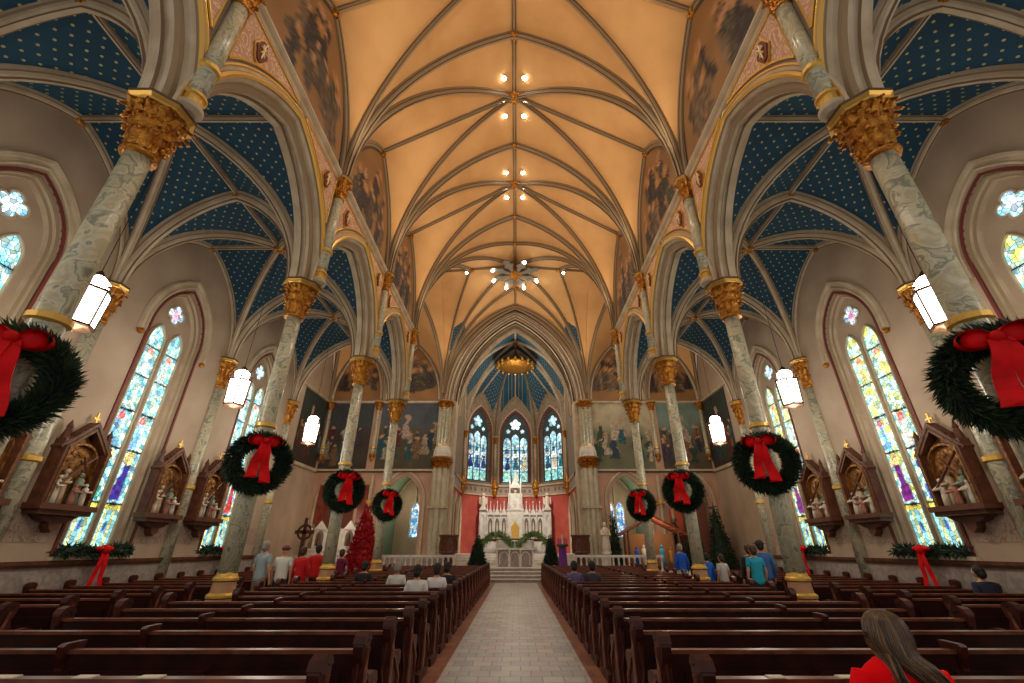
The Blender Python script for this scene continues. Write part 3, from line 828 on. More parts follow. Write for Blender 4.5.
for i, (c, w, sk, gr, br, _) in enumerate(mur):
    g = region(fE, c, w, 6.32, lambda x: 10.82, .02, 52, 60, mural_paint(i + 3, w, 6.32, 4.5, sk, gr, br), cos=False)
    o = g.build('mural', paint_m)
    tag(o, ['inner left mural of robed figures beside the chancel arch', 'outer left dark mural beyond the slim colonnette', 'inner right pale mural of standing figures beside the chancel arch', 'outer right mural beyond the slim colonnette'][i], 'mural', 'painted murals on the end wall')
    t = c
    cc = math.copysign(7.275 if i % 2 == 0 else 11.275, c); ww = 2.075 if i % 2 == 0 else 1.925
    g = region(fE, cc, ww - .3, 11.1, lambda x: arch_top(x, ww - .3, 11.1, 15.1), .02, 30, 40, lunette_paint(40 + i)); o = g.build('lunette_painting', paint_m)
    tag(o, 'arched fresco of figures above the %s mural on the %s' % ('inner' if i % 2 == 0 else 'outer', 'left' if c < 0 else 'right'), 'mural', 'arched frescoes on the end wall')
    m_ = MB(); arch_sweep(m_, fE, cc, ww - .28, 11.1, 11.1, 15.15, [(0, 0), (.08, .02), (.12, .1), (.06, .16), (0, .18)], 10); m_.build('fresco_frame', cream, o)

# transept side walls
for sg, sd in ((-1, 'left'), (1, 'right')):
    root = thing('wall_transept_' + sd, 'plain taupe wall closing the %s transept with a narrow window' % sd, 'wall', (sg * XT, 24, 0), kind='structure')
    fr = Frame((sg * XT, 24, 0), (0, 1, 0), (-sg, 0, 0))
    W = MB(); wall_openings(W, fr, -4.95, 4.95, 0, lambda s: arch_top(s, 4.95, 10.95, 18.35), [(-.8, .5, 1.7, 4.6, 5.4)], .35)
    # return wall joining aisle wall and transept
    a, b = sorted((sg * XW, sg * XT)); W.add([(a, YK[4] + .3, 0), (b, YK[4] + .3, 0), (b, YK[4] + .3, 12), (a, YK[4] + .3, 12)], [(0, 1, 2, 3)])
    # west wall of the transept above the aisle arch
    xs = [sg * (XI + (XW - XI) * i / 20) for i in range(21)]
    for p, q in zip(xs[:-1], xs[1:]):
        ta = arch_top(abs(p) - 8.1, 2.35, ASPR, ARID); tb = arch_top(abs(q) - 8.1, 2.35, ASPR, ARID)
        W.add([(p, YK[4] + .3, ta), (q, YK[4] + .3, tb), (q, YK[4] + .3, 18.6), (p, YK[4] + .3, 18.6)], [(0, 1, 2, 3)])
    W.build('wall_face', taupe, root, world=True)
    g = region(fr, 3.1, 1.7, 6.32, lambda x: 10.82, .02, 40, 50, mural_paint(20 + sg, 1.7, 6.32, 4.5, lin(54, 64, 56), lin(62, 52, 42), .8), cos=False)
    o = g.build('mural', paint_m); tag(o, 'dark green mural on the side wall of the %s transept' % sd, 'mural')
    B = MB(); a, b = sorted((sg * XT, sg * (XT - .12))); B.box(a, b, YK[4] + .3, YE, 6.12, 6.3); B.box(a, b, YK[4] + .3, YE, 10.85, 10.97); B.build('cornice_band', cream, root, world=True)
    wn += 1
    wr = thing('window_%d' % wn, 'narrow blue stained glass window low in the %s transept wall' % sd, 'window', (sg * XT, 23.2, 1.7), kind='structure')
    g = region(fr, -.8, .5, 1.7, lambda x: arch_top(x, .5, 4.6, 5.4), -.3, 12, 40, lambda x, z: lin(70, 110, 190) if (int(z * 3) % 2) else lin(150, 190, 220)); g.build('glass_lancet', glass_apse, wr, world=True)
    m_ = MB(); arch_sweep(m_, fr, -.8, .5, 1.7, 4.6, 5.4, [(0, 0), (.06, .02), (.09, .12), (.03, .18)], 8); m_.build('window_frame', cream, wr, world=True)

# chapels behind the low arches
for sg, sd in ((-1, 'left'), (1, 'right')):
    for j, (c, w) in enumerate(CH):
        root = thing('wall_chapel_%s_%d' % (sd, j + 1), '%s niche behind the %s low arch of the %s transept' % (['vaulted chapel', 'shallow altar'][j], ['inner', 'outer'][j], sd), 'wall', (sg * c, YE, 0), kind='structure')
        dp = [4.2, 1.6][j]; W = MB(); P = arch_path(w + .25, 0, 4.6, 6.5, 8)
        vsx = []
        for x, z in P: vsx += [(sg * c + x, YE + .5, z), (sg * c + x, YE + dp, z)]
        W.add(vsx, [(2 * i, 2 * i + 1, 2 * i + 3, 2 * i + 2) for i in range(len(P) - 1)])
        W.build('chapel_vault', mat('chapel_green', lin(120, 142, 118), .8) if j == 0 else taupe, root, world=True)
        R_ = region(Frame((sg * c, YE + dp, 0), (1, 0, 0), (0, -1, 0)), 0, w + .25, 0, lambda x: arch_top(x, w + .25, 4.6, 6.5), 0, 12, 4); R_.build('chapel_back', [taupe, mat('chapel_brick', lin(150, 92, 74), .8)][j], root, world=True)
        for e in (-.5, .5, 0):
            make_rib((sg * c + e * 2 * (w + .2), YE + dp - .2, 4.4), (sg * c, YE + dp - .4, 6.4), .05, .08, RIBM_A, root, 8)
        if j == 0:
            fr = Frame((sg * c, YE + dp - .05, 0), (1, 0, 0), (0, -1, 0)); wn += 1
            wr = thing('window_%d' % wn, 'small bright lancet deep in the %s inner chapel' % sd, 'window', (sg * c, YE + dp, 2), kind='structure')
            for e in ((-.0,) if sg < 0 else (-.35, .35)):
                g = region(fr, e, .26, 2.3, lambda x: arch_top(x, .26, 4.1, 4.6), .02, 10, 30, lambda x, z: lin(90, 140, 210) if noise.noise(Vector((x * 6, z * 4, 1))) > 0 else lin(190, 215, 225)); g.build('glass_lancet', glass_apse, wr, world=True)
                m_ = MB(); arch_sweep(m_, fr, e, .26, 2.3, 4.1, 4.6, [(0, 0), (.1, .02), (.12, .1), (.03, .14)], 8); m_.build('window_frame', cream, wr, world=True)

# chancel arch piers (clustered shafts in two storeys) and slim wall colonnettes
def cluster(mb, c, r, z0, z1, R):
    for a in range(5):
        t = PI * (a / 4.0) + PI
        mb.lathe([(r, z0), (r, z1)], 12, (c[0] + R * math.cos(t), c[1] + R * math.sin(t), 0))
P0 = None
for sg, sd in ((-1, 'left'), (1, 'right')):
    lab = 'clustered white pier carrying the %s side of the chancel arch' % sd
    if P0: dup(P0, (sg * 4.88, YE - .1, 0), 0, lab); continue
    P0 = thing('chancel_pier', lab, 'pier', (sg * 4.88, YE - .1, 0), group='chancel arch piers')
    b = MB(); b.box(-.62, .62, -.45, .4, 0, .9); b.box(-.66, .66, -.5, .4, .9, 1.05); b.build('plinth', grey_m, P0)
    b = MB(); cluster(b, (0, 0), .17, 1.05, 6.3, .4); b.box(-.42, .42, -.2, .4, 1.05, 10.9); b.build('lower_shafts', mat('pier_stone', lin(206, 196, 170), .5, col2=lin(180, 170, 144), scale=2), P0, smooth=False)
    b = MB(); b.box(-.6, .6, -.6, .3, 3.85, 3.98); b.build('ledge', cream, P0)
    c_, a_ = capital(6.3, .75, .42, .66, 14); c_.build('capital', gold, P0); a_.build('abacus', [goldb, cream], P0)
    b = MB(); b.lathe([(.6, 7.05), (.6, 7.3), (.5, 7.7), (.46, 7.75), (.46, 7.85), (.42, 7.9)], 12, mis=[0, 0, 0, 1, 0]); b.build('upper_base', [white_m, goldb], P0)
    b = MB(); cluster(b, (0, 0), .13, 7.8, 10.4, .3); b.build('upper_shafts', marble_m, P0)
    c_, a_ = capital(10.35, .6, .34, .5, 12); c_.build('upper_capital', gold, P0); a_.build('upper_abacus', [goldb, cream], P0)
    index(P0)
Q0 = None
for x, nm in ((-9.55, 'inner'), (9.55, 'inner'), (-12.95, 'corner'), (12.95, 'corner')):
    lab = 'slim colonnette on gilt corbel dividing the %s murals' % ('left' if x < 0 else 'right') if nm == 'inner' else 'slim colonnette in the %s corner of the end wall' % ('left' if x < 0 else 'right')
    if Q0: dup(Q0, (x, YE - .16, 6.2), 0, lab); continue
    Q0 = thing('mural_colonnette', lab, 'colonnette', (x, YE - .16, 6.2), group='end wall colonnettes')
    b = MB(); b.lathe([(1e-3, .1), (.06, .15), (.12, .3), (.18, .45), (.2, .52), (.14, .6)], 12, (0, 0, .5)); 
    for i in range(8): leaf(b, (0, 0, .7), 2 * PI * i / 8, .36, .1, .12, .06)
    b.build('corbel', gold, Q0)
    b = MB(); b.lathe([(.17, 1.05), (.17, 1.3), (.13, 1.4), (.12, 4.2)], 14, mis=[0, 0, 0]); b.build('shaft', marble_m, Q0, smooth=True)
    b = MB(); b.lathe([(.16, 1.4), (.2, 1.43), (.2, 1.5), (.16, 1.53)], 12); b.build('ring_band', goldb, Q0)
    c_, a_ = capital(4.15, .55, .15, .32, 8); c_.build('capital', gold, Q0); a_.build('abacus', [goldb, cream], Q0)
    index(Q0)
# lower slim shafts between chapel arches
S0 = None
for x in (-9.3, 9.3):
    lab = 'plain pale shaft between the %s chapel arches' % ('left' if x < 0 else 'right')
    if S0: dup(S0, (x, YE - .12, 0), 0, lab); continue
    S0 = thing('chapel_shaft', lab, 'column', (x, YE - .12, 0))
    b = MB(); b.lathe([(.2, 0), (.2, 1.2), (.13, 1.3), (.12, 5.9)], 12); b.build('shaft', cream, S0, smooth=False)
    b = MB(); b.lathe([(.13, 4.1), (.2, 4.15), (.22, 4.35), (.13, 4.4)], 12); b.build('ring_band', goldb, S0); index(S0)

# ------------------------------------------------------------------ chancel
ZC = 1.25                                       # sanctuary floor
AY = 34.4; AX = 4.15                             # end of straight walls
PA = [(-AX, YE + 1.2), (-AX, AY), (-1.75, AY + 2.45), (1.75, AY + 2.45), (AX, AY), (AX, YE + 1.2)]
root = thing('wall_chancel', 'polygonal chancel with red lower wall and stencilled upper wall', 'wall', (0, YE + 1.2, 0), kind='structure')
CSP, CRD = 10.2, 17.35
def seg(i):
    a, b = Vector((*PA[i], 0)), Vector((*PA[i + 1], 0)); ex = (b - a).normalized(); n = Vector((ex.y, -ex.x, 0))
    return Frame((a + b) / 2, ex, n), (b - a).length / 2
W = MB(); B = MB(); R_ = MB(); G = MB(); Pn = MB()
for i in range(5):
    fr, hl = seg(i)
    ops = [(0, 1.18, 6.45, 10.4, 12.5)] if i in (1, 2, 3) else []
    # side bays: wall follows wall rib
    wall_openings(W, fr, -hl, hl, 6.2, lambda s: arch_top(s, hl + .01, CSP, 14.0 if i in (1, 2, 3) else 15.0), ops, .45)
    for (z0, z1, t, tgt) in ((5.45, 6.2, .02, B), (ZC, 5.4, .0, R_)):
        tgt.add([fr.p(-hl, z0, t), fr.p(hl, z0, t), fr.p(hl, z1, t), fr.p(-hl, z1, t)], [(0, 1, 2, 3)])
    for z0, z1, t in ((5.38, 5.48, .08), (6.15, 6.28, .12)):
        G.add([fr.p(-hl, z0, t), fr.p(hl, z0, t), fr.p(hl, z1, t), fr.p(-hl, z1, t), fr.p(-hl, z0, 0), fr.p(hl, z0, 0), fr.p(hl, z1, 0), fr.p(-hl, z1, 0)], [(0, 1, 2, 3), (0, 4, 5, 1), (3, 2, 6, 7)])
    if i in (1, 2, 3):
        for k in range(4):
            for e in (-1, 1):
                x = e * (.35 + .42 * k); Pn.add([fr.p(x - .1, 5.7, .03), fr.p(x + .1, 5.7, .03), fr.p(x + .1, 5.95, .03), fr.p(x - .1, 5.95, .03)], [(0, 1, 2, 3)])
    if i in (0, 4):
        for c in (-1.2, 1.2):
            m_ = MB(); arch_sweep(m_, fr, c, .8, ZC, 3.6, 4.9, [(0, -.1), (.12, -.02), (.06, .05), (.14, .1), (.1, .2), (0, .24)], 8, [0, 1, 0, 0, 1]); m_.build('blind_arch', [cream, ribtan], root, world=True)
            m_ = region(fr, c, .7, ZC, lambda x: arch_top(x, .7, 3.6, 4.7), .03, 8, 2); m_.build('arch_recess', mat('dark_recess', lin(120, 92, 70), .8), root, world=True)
W.build('upper_wall', scroll_apse, root, world=True); B.build('frieze', scroll_wall, root, world=True); R_.build('red_wall', redwall, root, world=True); G.build('cornice_band', cream, root, world=True)
Pn.build('frieze_panels', mat('frieze_grey', lin(110, 104, 96), .7), root, world=True)
def apse_paint(seed):
    robes = [lin(*c) for c in ((30, 90, 110), (190, 30, 50), (40, 60, 120), (210, 190, 150), (30, 120, 120))]
    rnd = random.Random(seed); rnd.shuffle(robes)
    figs = [(0.04, 7.6, 1.3, robes[0], lin(230, 240, 240)), (-.03, 8.9, .8, lin(60, 110, 130), None)]
    def bg(x, z):
        n = noise.noise(Vector((x * 4, z * 3, seed))) * .5 + .5
        c = lin(130, 195, 215) if n > .48 else lin(215, 232, 232)
        if z < 7.4: c = lin(120, 200, 205) if n > .45 else lin(190, 220, 190)
        return c
    return painter(bg, figs, seed, .1, .3, .75)
for wi, i in enumerate((1, 2, 3)):
    fr, hl = seg(i); wn += 1
    root2 = thing('window_%d' % wn, '%s three-light stained glass window above the high altar' % ['left canted', 'middle', 'right canted'][wi], 'window', tuple(fr.p(0, 6.45, 0)), kind='structure')
    fr2 = fr
    m_ = MB(); arch_sweep(m_, fr2, 0, 1.18, 6.45, 10.4, 12.5, [(-.2, 0), (.02, .0), (.06, .08), (.06, .16), (.02, .2), (0, .28)], 12, [1, 1, 1, 0, 0]); m_.build('window_surround', [cream, redline], root2, world=True)
    g = region(fr2, 0, 1.18, 6.45, lambda x: arch_top(x, 1.18, 10.4, 12.5), -.38, 20, 3); g.build('tracery_stone', mat('dark_tracery', lin(70, 84, 86), .7), root2, world=True)
    for e in (-1, 0, 1):
        zt = 10.6 if e == 0 else 10.3
        g = region(fr2, e * .72, .31, 6.6, lambda x: arch_top(x, .31, zt - .4, zt), -.36, 10, 60, apse_paint(wi * 3 + e)); g.build('glass_lancet', glass_apse, root2, world=True)
    for cx, cz, r in ((0, 11.45, .5), (-.62, 10.85, .2), (.62, 10.85, .2)):
        Q = MB(); Q.uv = [(cx, cz)]; Q.colr = [lin(235, 245, 250)]; Q.v = [tuple(fr2.p(cx, cz, -.36))]
        nn = 40
        for k in range(nn):
            a = 2 * PI * k / nn; rr = r * (.58 + .42 * abs(math.cos(2.5 * (a - PI / 2))) ** .7)
            Q.v.append(tuple(fr2.p(cx + rr * math.cos(a), cz + rr * math.sin(a), -.36))); Q.uv.append((cx + rr * math.cos(a), cz + rr * math.sin(a))); Q.colr.append(lin(150, 205, 225))
        Q.f = [(0, k + 1, (k + 1) % nn + 1) for k in range(nn)]; Q.m = [0] * nn; Q.build('glass_rosette', glass_apse, root2, world=True)
    m_ = MB()
    for zb in (7.4, 8.3, 9.2): m_.tube([fr2.p(-1.05, zb, -.34), fr2.p(1.05, zb, -.34)], .02, 4)
    m_.build('saddle_bars', black, root2, world=True)
# apse vault: ribs from the angles to one boss, starred blue crown over stencilled lower webs
BC = Vector((0, AY - .6, CRD)); B2 = Vector((0, YE + 1.3, CRD))
root = thing('ceiling', 'ribbed chancel vault, blue above and stencilled tan below', 'ceiling', (0, 32, CSP), kind='structure')
cor = [Vector((x, y, CSP)) for x, y in PA]
Wb = MB(); Wb.uv = []; N_ = 18
def loft2(A, B_, axis, m=6):
    n = len(A); o = len(Wb.v); acc = 0
    for i in range(n):
        if i: acc += ((A[i] + B_[i]) / 2 - (A[i - 1] + B_[i - 1]) / 2).length
        for j in range(m + 1):
            p = A[i].lerp(B_[i], j / m); Wb.v.append(tuple(p)); Wb.uv.append((p[axis], acc))
    for i in range(n - 1):
        for j in range(m):
            a = o + i * (m + 1) + j; Wb.f.append((a, a + 1, a + m + 2, a + m + 1)); Wb.m.append(1 if i > n * .52 - 1 else 0)
for i in (1, 2, 3):
    a, b = cor[i], cor[i + 1]; cw = (a + b) / 2; cw.z = 14.0
    for K in (a, b):
        D = rib_curve(K, BC, N_); Wl = rib_curve(K, cw, N_)
        loft2(D, Wl, 0 if i == 2 else 1)
        make_rib(K, BC, .1, .2, RIBM_A, root, N_, 'diagonal_rib'); make_rib(K, cw, .06, .12, RIBM_N, root, N_, 'wall_rib')
    straight_rib(cw, BC, .07, .14, RIBM_A, root)
for sg in (-1, 1):
    a, b = Vector((sg * AX, AY, CSP)), Vector((sg * AX, YE + 1.2, CSP)); my = (AY + YE + 1.2) / 2
    C2 = Vector((0, my, CRD)); cw = Vector((sg * AX, my, 15.0)); cA = Vector((0, AY - .6, CRD)); cB = Vector((0, YE + 1.2, CRD))
    for K, cr in ((a, cA), (b, cB)):
        Y = rib_curve(K, cr, N_); D = rib_curve(K, C2, N_); X = rib_curve(K, cw, N_)
        loft2(Y, D, 1); loft2(D, X, 0); make_rib(K, C2, .1, .2, RIBM_A, root, N_, 'diagonal_rib'); make_rib(K, cw, .1, .16, RIBM_A, root, N_, 'wall_rib')
        if cr is cB: make_rib(K, cr, .12, .2, RIBM_A, root, N_, 'transverse_rib')
Wb.build('vault_web', [scroll_apse, star_m], root, smooth=True, world=True)
straight_rib(B2, BC, .09, .16, RIBM_A, root)
boss(root, (0, (AY + YE + 1.2) / 2, CRD - .2), .25)
for sg, sd in ((-1, 'left'), (1, 'right')):
    b = MB(); a_, c_ = sorted((sg * AX, sg * 5.0)); b.box(a_, c_, YE + .05, YE + 1.25, 0, 11.0); o = b.build('wall_jamb_' + sd, cream); tag(o, 'pale stone reveal of the chancel arch on the %s' % sd, 'wall', kind='structure')
b = MB(); frf = Frame((0, YE + 1.22, 0), (1, 0, 0), (0, -1, 0)); wall_openings(b, frf, -5, 5, CSP, 19.1, [(0, AX, CSP, CSP, CRD)], 0, 0, 30); o = b.build('wall_chancel_arch_back', scroll_apse); tag(o, 'stencilled wall strip behind the chancel arch mouldings', 'wall', kind='structure')
# wall above the arch between nave vault and chancel vault is the arch moulding itself; vault shafts in the apse angles
A0 = None
for i in range(1, 5):
    lab = 'gilt-banded vault shaft in the %s angle of the apse' % ['far left', 'inner left', 'inner right', 'far right'][i - 1]
    x, y = PA[i]
    y -= .12; x *= .975
    if A0: dup(A0, (x, y, 5.3), 0, lab); continue
    A0 = thing('apse_shaft', lab, 'colonnette', (x, y, 5.3), group='apse vault shafts')
    b = MB(); b.lathe([(.1, 1.4), (.1, 4.5)], 12); b.build('shaft', cream, A0, smooth=True)
    b = MB(); b.lathe([(1e-3, -.1), (.16, .15), (.26, .5), (.22, .62), (.3, .72), (.32, .95), (.14, 1.3), (.12, 1.45)], 12)
    for k in range(8): leaf(b, (0, 0, .15), 2 * PI * k / 8, .7, .16, .16, .1)
    b.build('corbel', gold, A0, smooth=False)
    c_, a_ = capital(4.4, .55, .11, .25, 7); c_.build('capital', gold, A0); a_.build('abacus', [goldb, cream], A0); index(A0)
# crown-shaped pendant
cr = thing('crown_chandelier', 'round gilt crown-shaped pendant hanging in the chancel vault', 'chandelier', (0, 33.0, 15.1))
b = MB(); b.lathe([(.9, 0), (1.3, .12), (1.5, .2), (1.52, .32), (1.35, .36), (1.1, .34), (.8, .5), (.45, .62), (.3, .75), (.12, .8)], 24); b.build('ring', gold, cr)
for k in range(16):
    a = 2 * PI * k / 16; b = MB(); c_ = (1.5 * math.cos(a), 1.5 * math.sin(a), .3)
    b.lathe([(.06, -.28), (.1, -.2), (.05, -.1), (.1, 0), (.13, .1), (.05, .22), (1e-3, .34)], 6, c_); b.build('finial', goldb, cr)
b = MB(); b.tube([(0, 0, .7), (0, 0, 2.0)], .03, 6); b.build('chain', black, cr)
# star boss with lamps at the crossing
st = thing('star_pendant', 'grey eight-rayed star pendant with lit bulbs under the crossing vault', 'chandelier', (0, (YK[4] + YE) / 2, RIDGE - .75))
greyp = mat('grey_pendant', lin(120, 112, 98), .5, metal=.3)
b = MB(); b.lathe([(1e-3, -.5), (.12, -.4), (.3, -.15), (.42, -.05), (.42, .05), (.2, .12)], 16); b.build('hub', gold, st)
for k in range(8):
    a = 2 * PI * k / 8 + PI / 8; b = MB(); ca, sa = math.cos(a), math.sin(a)
    def pr(r, w, z): return (r * ca - w * sa, r * sa + w * ca, z)
    poly = [(.3, -.1), (.8, -.14), (1.05, -.34), (1.3, -.16), (1.55, -.22), (1.75, 0), (1.55, .22), (1.3, .16), (1.05, .34), (.8, .14), (.3, .1)]
    n = len(poly)
    b.add([pr(r, w, -.04) for r, w in poly] + [pr(r, w, .05) for r, w in poly], [tuple(range(n)), tuple(range(2 * n - 1, n - 1, -1))] + [(i, (i + 1) % n, n + (i + 1) % n, n + i) for i in range(n)])
    b.build('ray', greyp, st)
    if k % 2 == 0 or k in (1, 3):
        b = MB(); b.ball(pr(1.62, 0, -.14), .1, 8, 6); b.build('bulb', bulb, st)
# pairs of spotlights on the nave ridge
sp = None
lt = []
for k in range(4):
    yc = (YK[k] + YK[k + 1]) / 2
    for dy in (-.85, .85):
        for sg in (-1, 1): lt.append((sg * .42, yc + dy, RIDGE - .12, k))
for x, y in ((-3.3, 24), (3.3, 24)): lt.append((x, y, RIDGE - .55, 4))
for i, (x, y, z, k) in enumerate(lt):
    where = '%s of the ridge, %s the boss, %s' % ('left' if x < 0 else 'right', 'before' if y < (YK[k] + YK[min(k + 1, 4)]) / 2 else 'beyond', BN[k]) if k < 4 else 'at the %s end of the crossing ridge' % ('left' if x < 0 else 'right')
    lab = 'small lamp ' + where
    if sp: dup(sp, (x, y, z), 0, lab); continue
    sp = thing('ceiling_lamp', lab, 'lamp', (x, y, z), group='small lamps on the vault ridge')
    b = MB(); b.lathe([(.1, .1), (.12, -.04), (.12, -.08)], 12); b.build('housing', cream, sp)
    b = MB(); b.lathe([(.09, -.09), (.07, -.13), (1e-3, -.14)], 12); b.build('bulb', bulb, sp); index(sp)

# ------------------------------------------------------------------ steps, altars, rails
SN = []
for i in range(4):
    b = MB(); b.box(-4.6, 4.6, 25.3 + .38 * i, YE + 1.2 if i == 3 else 25.3 + .38 * (i + 1) , 0 if i == 0 else .16 * i - .0, .16 * (i + 1) ) if False else b.box(-2.1 if i < 3 else -5.2, 2.1 if i < 3 else 5.2, 25.3 + .38 * i, 25.68 + .38 * i if i < 3 else YE + .5, 0, .16 * (i + 1) - .04, 1); b.box(-2.14 if i < 3 else -5.24, 2.14 if i < 3 else 5.24, 25.26 + .38 * i, 25.68 + .38 * i if i < 3 else YE + .5, .16 * (i + 1) - .04, .16 * (i + 1), 0)
    o = b.build('floor_step', [white_m, grey_m])
    tag(o, ['lowest marble step at the end of the aisle', 'second marble step up to the altar', 'third marble step up to the altar', 'marble platform carrying the front altar'][i], 'step', kind='structure')
for sg in (-1, 1):
    b = MB(); a_, c_ = sorted((sg * 5.2, sg * 12.9)); b.box(a_, c_, 26.7, YE + .3, 0, .48); o = b.build('floor_platform', white_m); tag(o, 'raised marble floor before the %s chapels' % ('left' if sg < 0 else 'right'), 'platform', kind='structure')
b = MB()
for i in range(4): b.box(-4.1, 4.1, 30.2 + .4 * i, AY + 2.3, .64 + .15 * i, .64 + .15 * (i + 1))
b.box(-4.1, 4.1, YE + .5, AY + 2.3, 0, .64)
o = b.build('floor_sanctuary', white_m); tag(o, 'stepped sanctuary floor below the high altar', 'floor', kind='structure')

def gothic_panel(mb, x, w, y, z0, z1, t=.05):
    pass
# front altar table
al = thing('altar_table', 'low white marble altar table with three arched panels', 'altar', (0, 27.7, .64))
b = MB(); b.box(-1.15, 1.15, -.45, .45, .88, .98); b.build('table_top', white_m, al)
b = MB(); b.box(-1.0, 1.0, -.3, .35, 0, .88); b.build('body', grey_m, al)
for x in (-.62, 0, .62):
    fr = Frame((x, -.3, 0), (1, 0, 0), (0, -1, 0)); m_ = MB(); arch_sweep(m_, fr, 0, .22, .12, .5, .75, [(0, 0), (.05, 0), (.05, .05), (0, .05)], 8); m_.build('arched_panel', white_m, al)
    for e in (-1, 1):
        pass
for x in (-1.02, -.32, .32, 1.02):
    b = MB(); b.lathe([(.07, 0), (.07, .08), (.045, .12), (.045, .74), (.07, .78), (.07, .88)], 10, (x, -.36, 0)); b.build('colonnette', white_m, al)
# high altar
ha = thing('high_altar', 'tall white marble gothic high altar with pinnacles and central spire', 'altar', (0, 35.2, ZC - .01))
def gable(mb, x, w, y, z, h, t=.12):
    mb.prism([(x - w, z), (x, z + h), (x + w, z)], 1, y - t, y)
b = MB(); b.box(-2.4, 2.4, -.4, .5, 0, .8); b.box(-1.2, 1.2, -1.0, -.3, 0, .8); b.box(-1.35, 1.35, -1.1, -.3, .8, .9); b.build('mensa', white_m, ha)
b = MB(); b.box(-2.6, 2.6, -.1, .4, 1.0, 2.7); b.box(-.55, .55, -.3, .4, 1.0, 4.2); b.box(-2.75, -2.2, -.2, .4, 1.0, 3.1); b.box(2.2, 2.75, -.2, .4, 1.0, 3.1); b.build('reredos', white_m, ha)
for x in (-1.9, -1.38, -.86, .86, 1.38, 1.9):
    b = MB(); gable(b, x, .25, -.12, 2.65, .55); b.lathe([(.05, 3.15), (.02, 3.5), (.05, 3.52), (1e-3, 3.7)], 6, (x, -.15, 0)); b.build('gable', white_m, ha)
    fr = Frame((x, -.1, 0), (1, 0, 0), (0, -1, 0)); m_ = MB(); arch_sweep(m_, fr, 0, .15, 1.3, 2.1, 2.45, [(0, 0), (.08, 0), (.08, .05), (0, .05)], 6); m_.build('niche_frame', white_m, ha)
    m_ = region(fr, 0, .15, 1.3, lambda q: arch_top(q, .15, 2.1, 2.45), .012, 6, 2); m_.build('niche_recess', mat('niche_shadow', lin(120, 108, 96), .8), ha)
    b = MB(); b.lathe([(.07, 1.3), (.08, 1.5), (.06, 1.9), (.035, 1.98)], 8, (x, -.2, 0)); b.ball((x, -.2, 2.05), .055, 8, 6); b.build('niche_statue', plaster, ha)
for x in (-1.64, -1.12, -.6, .6, 1.12, 1.64, -2.15, 2.15):
    b = MB(); b.lathe([(.05, 1.0), (.05, 2.9), (.08, 2.92), (.08, 3.0), (.04, 3.05), (1e-3, 3.5)], 6, (x, -.22, 0)); b.build('pinnacle', white_m, ha)
for x in (-2.48, 2.48):
    b = MB(); b.lathe([(.26, 3.1), (.2, 3.2), (.18, 3.3), (.2, 3.4), (.17, 3.9), (.1, 4.0)], 8, (x, -.05, 0)); b.ball((x, -.05, 4.13), .13, 8, 6)
    for e in (-1, 1):
        b.prism([(x + e * .08, 3.3), (x + e * .32, 3.5), (x + e * .3, 4.0), (x + e * .1, 3.8)], 1, .0, .06)
    b.build('angel', plaster, ha)
    fr = Frame((x, -.2, 0), (1, 0, 0), (0, -1, 0)); m_ = MB(); arch_sweep(m_, fr, 0, .15, 1.3, 2.3, 2.7, [(0, 0), (.08, 0), (.08, .05), (0, .05)], 6); m_.build('niche_frame', white_m, ha)
    b = MB(); gable(b, x, .3, -.22, 3.0, .4); b.build('gable', white_m, ha)
b = MB()
for x in (-.42, .42):
    for y in (-.3, .2): b.lathe([(.06, 3.0), (.06, 4.9), (.09, 4.95), (1e-3, 5.5)], 6, (x, y, 0))
b.box(-.5, .5, -.36, .3, 2.95, 3.08); b.prism([(-.45, 4.6), (0, 5.4), (.45, 4.6)], 1, -.36, -.28); b.lathe([(.36, 4.7), (.25, 5.0), (.08, 5.8), (.1, 5.85), (.03, 5.95), (1e-3, 6.2)], 8, (0, -.05, 0)); b.build('central_spire', white_m, ha)
b = MB(); b.lathe([(.2, 3.08), (.24, 3.4), (.17, 4.1), (.08, 4.25)], 10, (0, -.1, 0)); b.ball((0, -.1, 4.38), .13, 8, 6); b.build('statue', plaster, ha)
b = MB(); b.box(-.28, .28, -.45, -.28, 1.05, 1.75); b.prism([(-.32, 1.75), (0, 2.2), (.32, 1.75)], 1, -.46, -.28); b.build('tabernacle', goldb, ha)

# ---- foliage helpers
def tuft(mb, p, d, L, w, rnd, mi=0):
    d = Vector(d).normalized(); u = d.cross(Vector((rnd.uniform(-1, 1), rnd.uniform(-1, 1), rnd.uniform(-1, 1)))).normalized() * w
    v = d.cross(u).normalized() * w * .5; p = Vector(p)
    mb.add([p - u, p + u, p + v, p + d * L], [(0, 1, 3), (1, 2, 3), (2, 0, 3)], mi)
def cone_tree(name, label, cat, loc, h, r, m1, seed, n=900, flower=False, extra=None, group=None):
    t = thing(name, label, cat, loc, group=group); rnd = random.Random(seed); b = MB()
    for i in range(n):
        z = h * (1 - math.sqrt(rnd.random())) * .97 + .04; rr = r * (1 - z / h) * rnd.uniform(.75, 1.05) + .03; a = rnd.uniform(0, 2 * PI)
        p = (rr * math.cos(a), rr * math.sin(a), z)
        if flower:
            for k in range(5):
                aa = a + rnd.uniform(-1.2, 1.2); tuft(b, p, (math.cos(aa), math.sin(aa), rnd.uniform(-.5, .8)), rnd.uniform(.09, .15), .045, rnd)
        else:
            tuft(b, p, (math.cos(a), math.sin(a), rnd.uniform(-.7, .1)), rnd.uniform(.14, .26) * (.6 + r * .4), .04, rnd)
            
    b.lathe([(r * .8, .05), (r * .42, h * .5), (.02, h * .93)], 14)
    b.build('blossoms' if flower else 'foliage', m1, t)
    b = MB(); b.lathe([(.12, -.0), (.16, .16), (.05, .17), (.04, h * .5)], 10); b.build('pot', frwood, t)
    return t
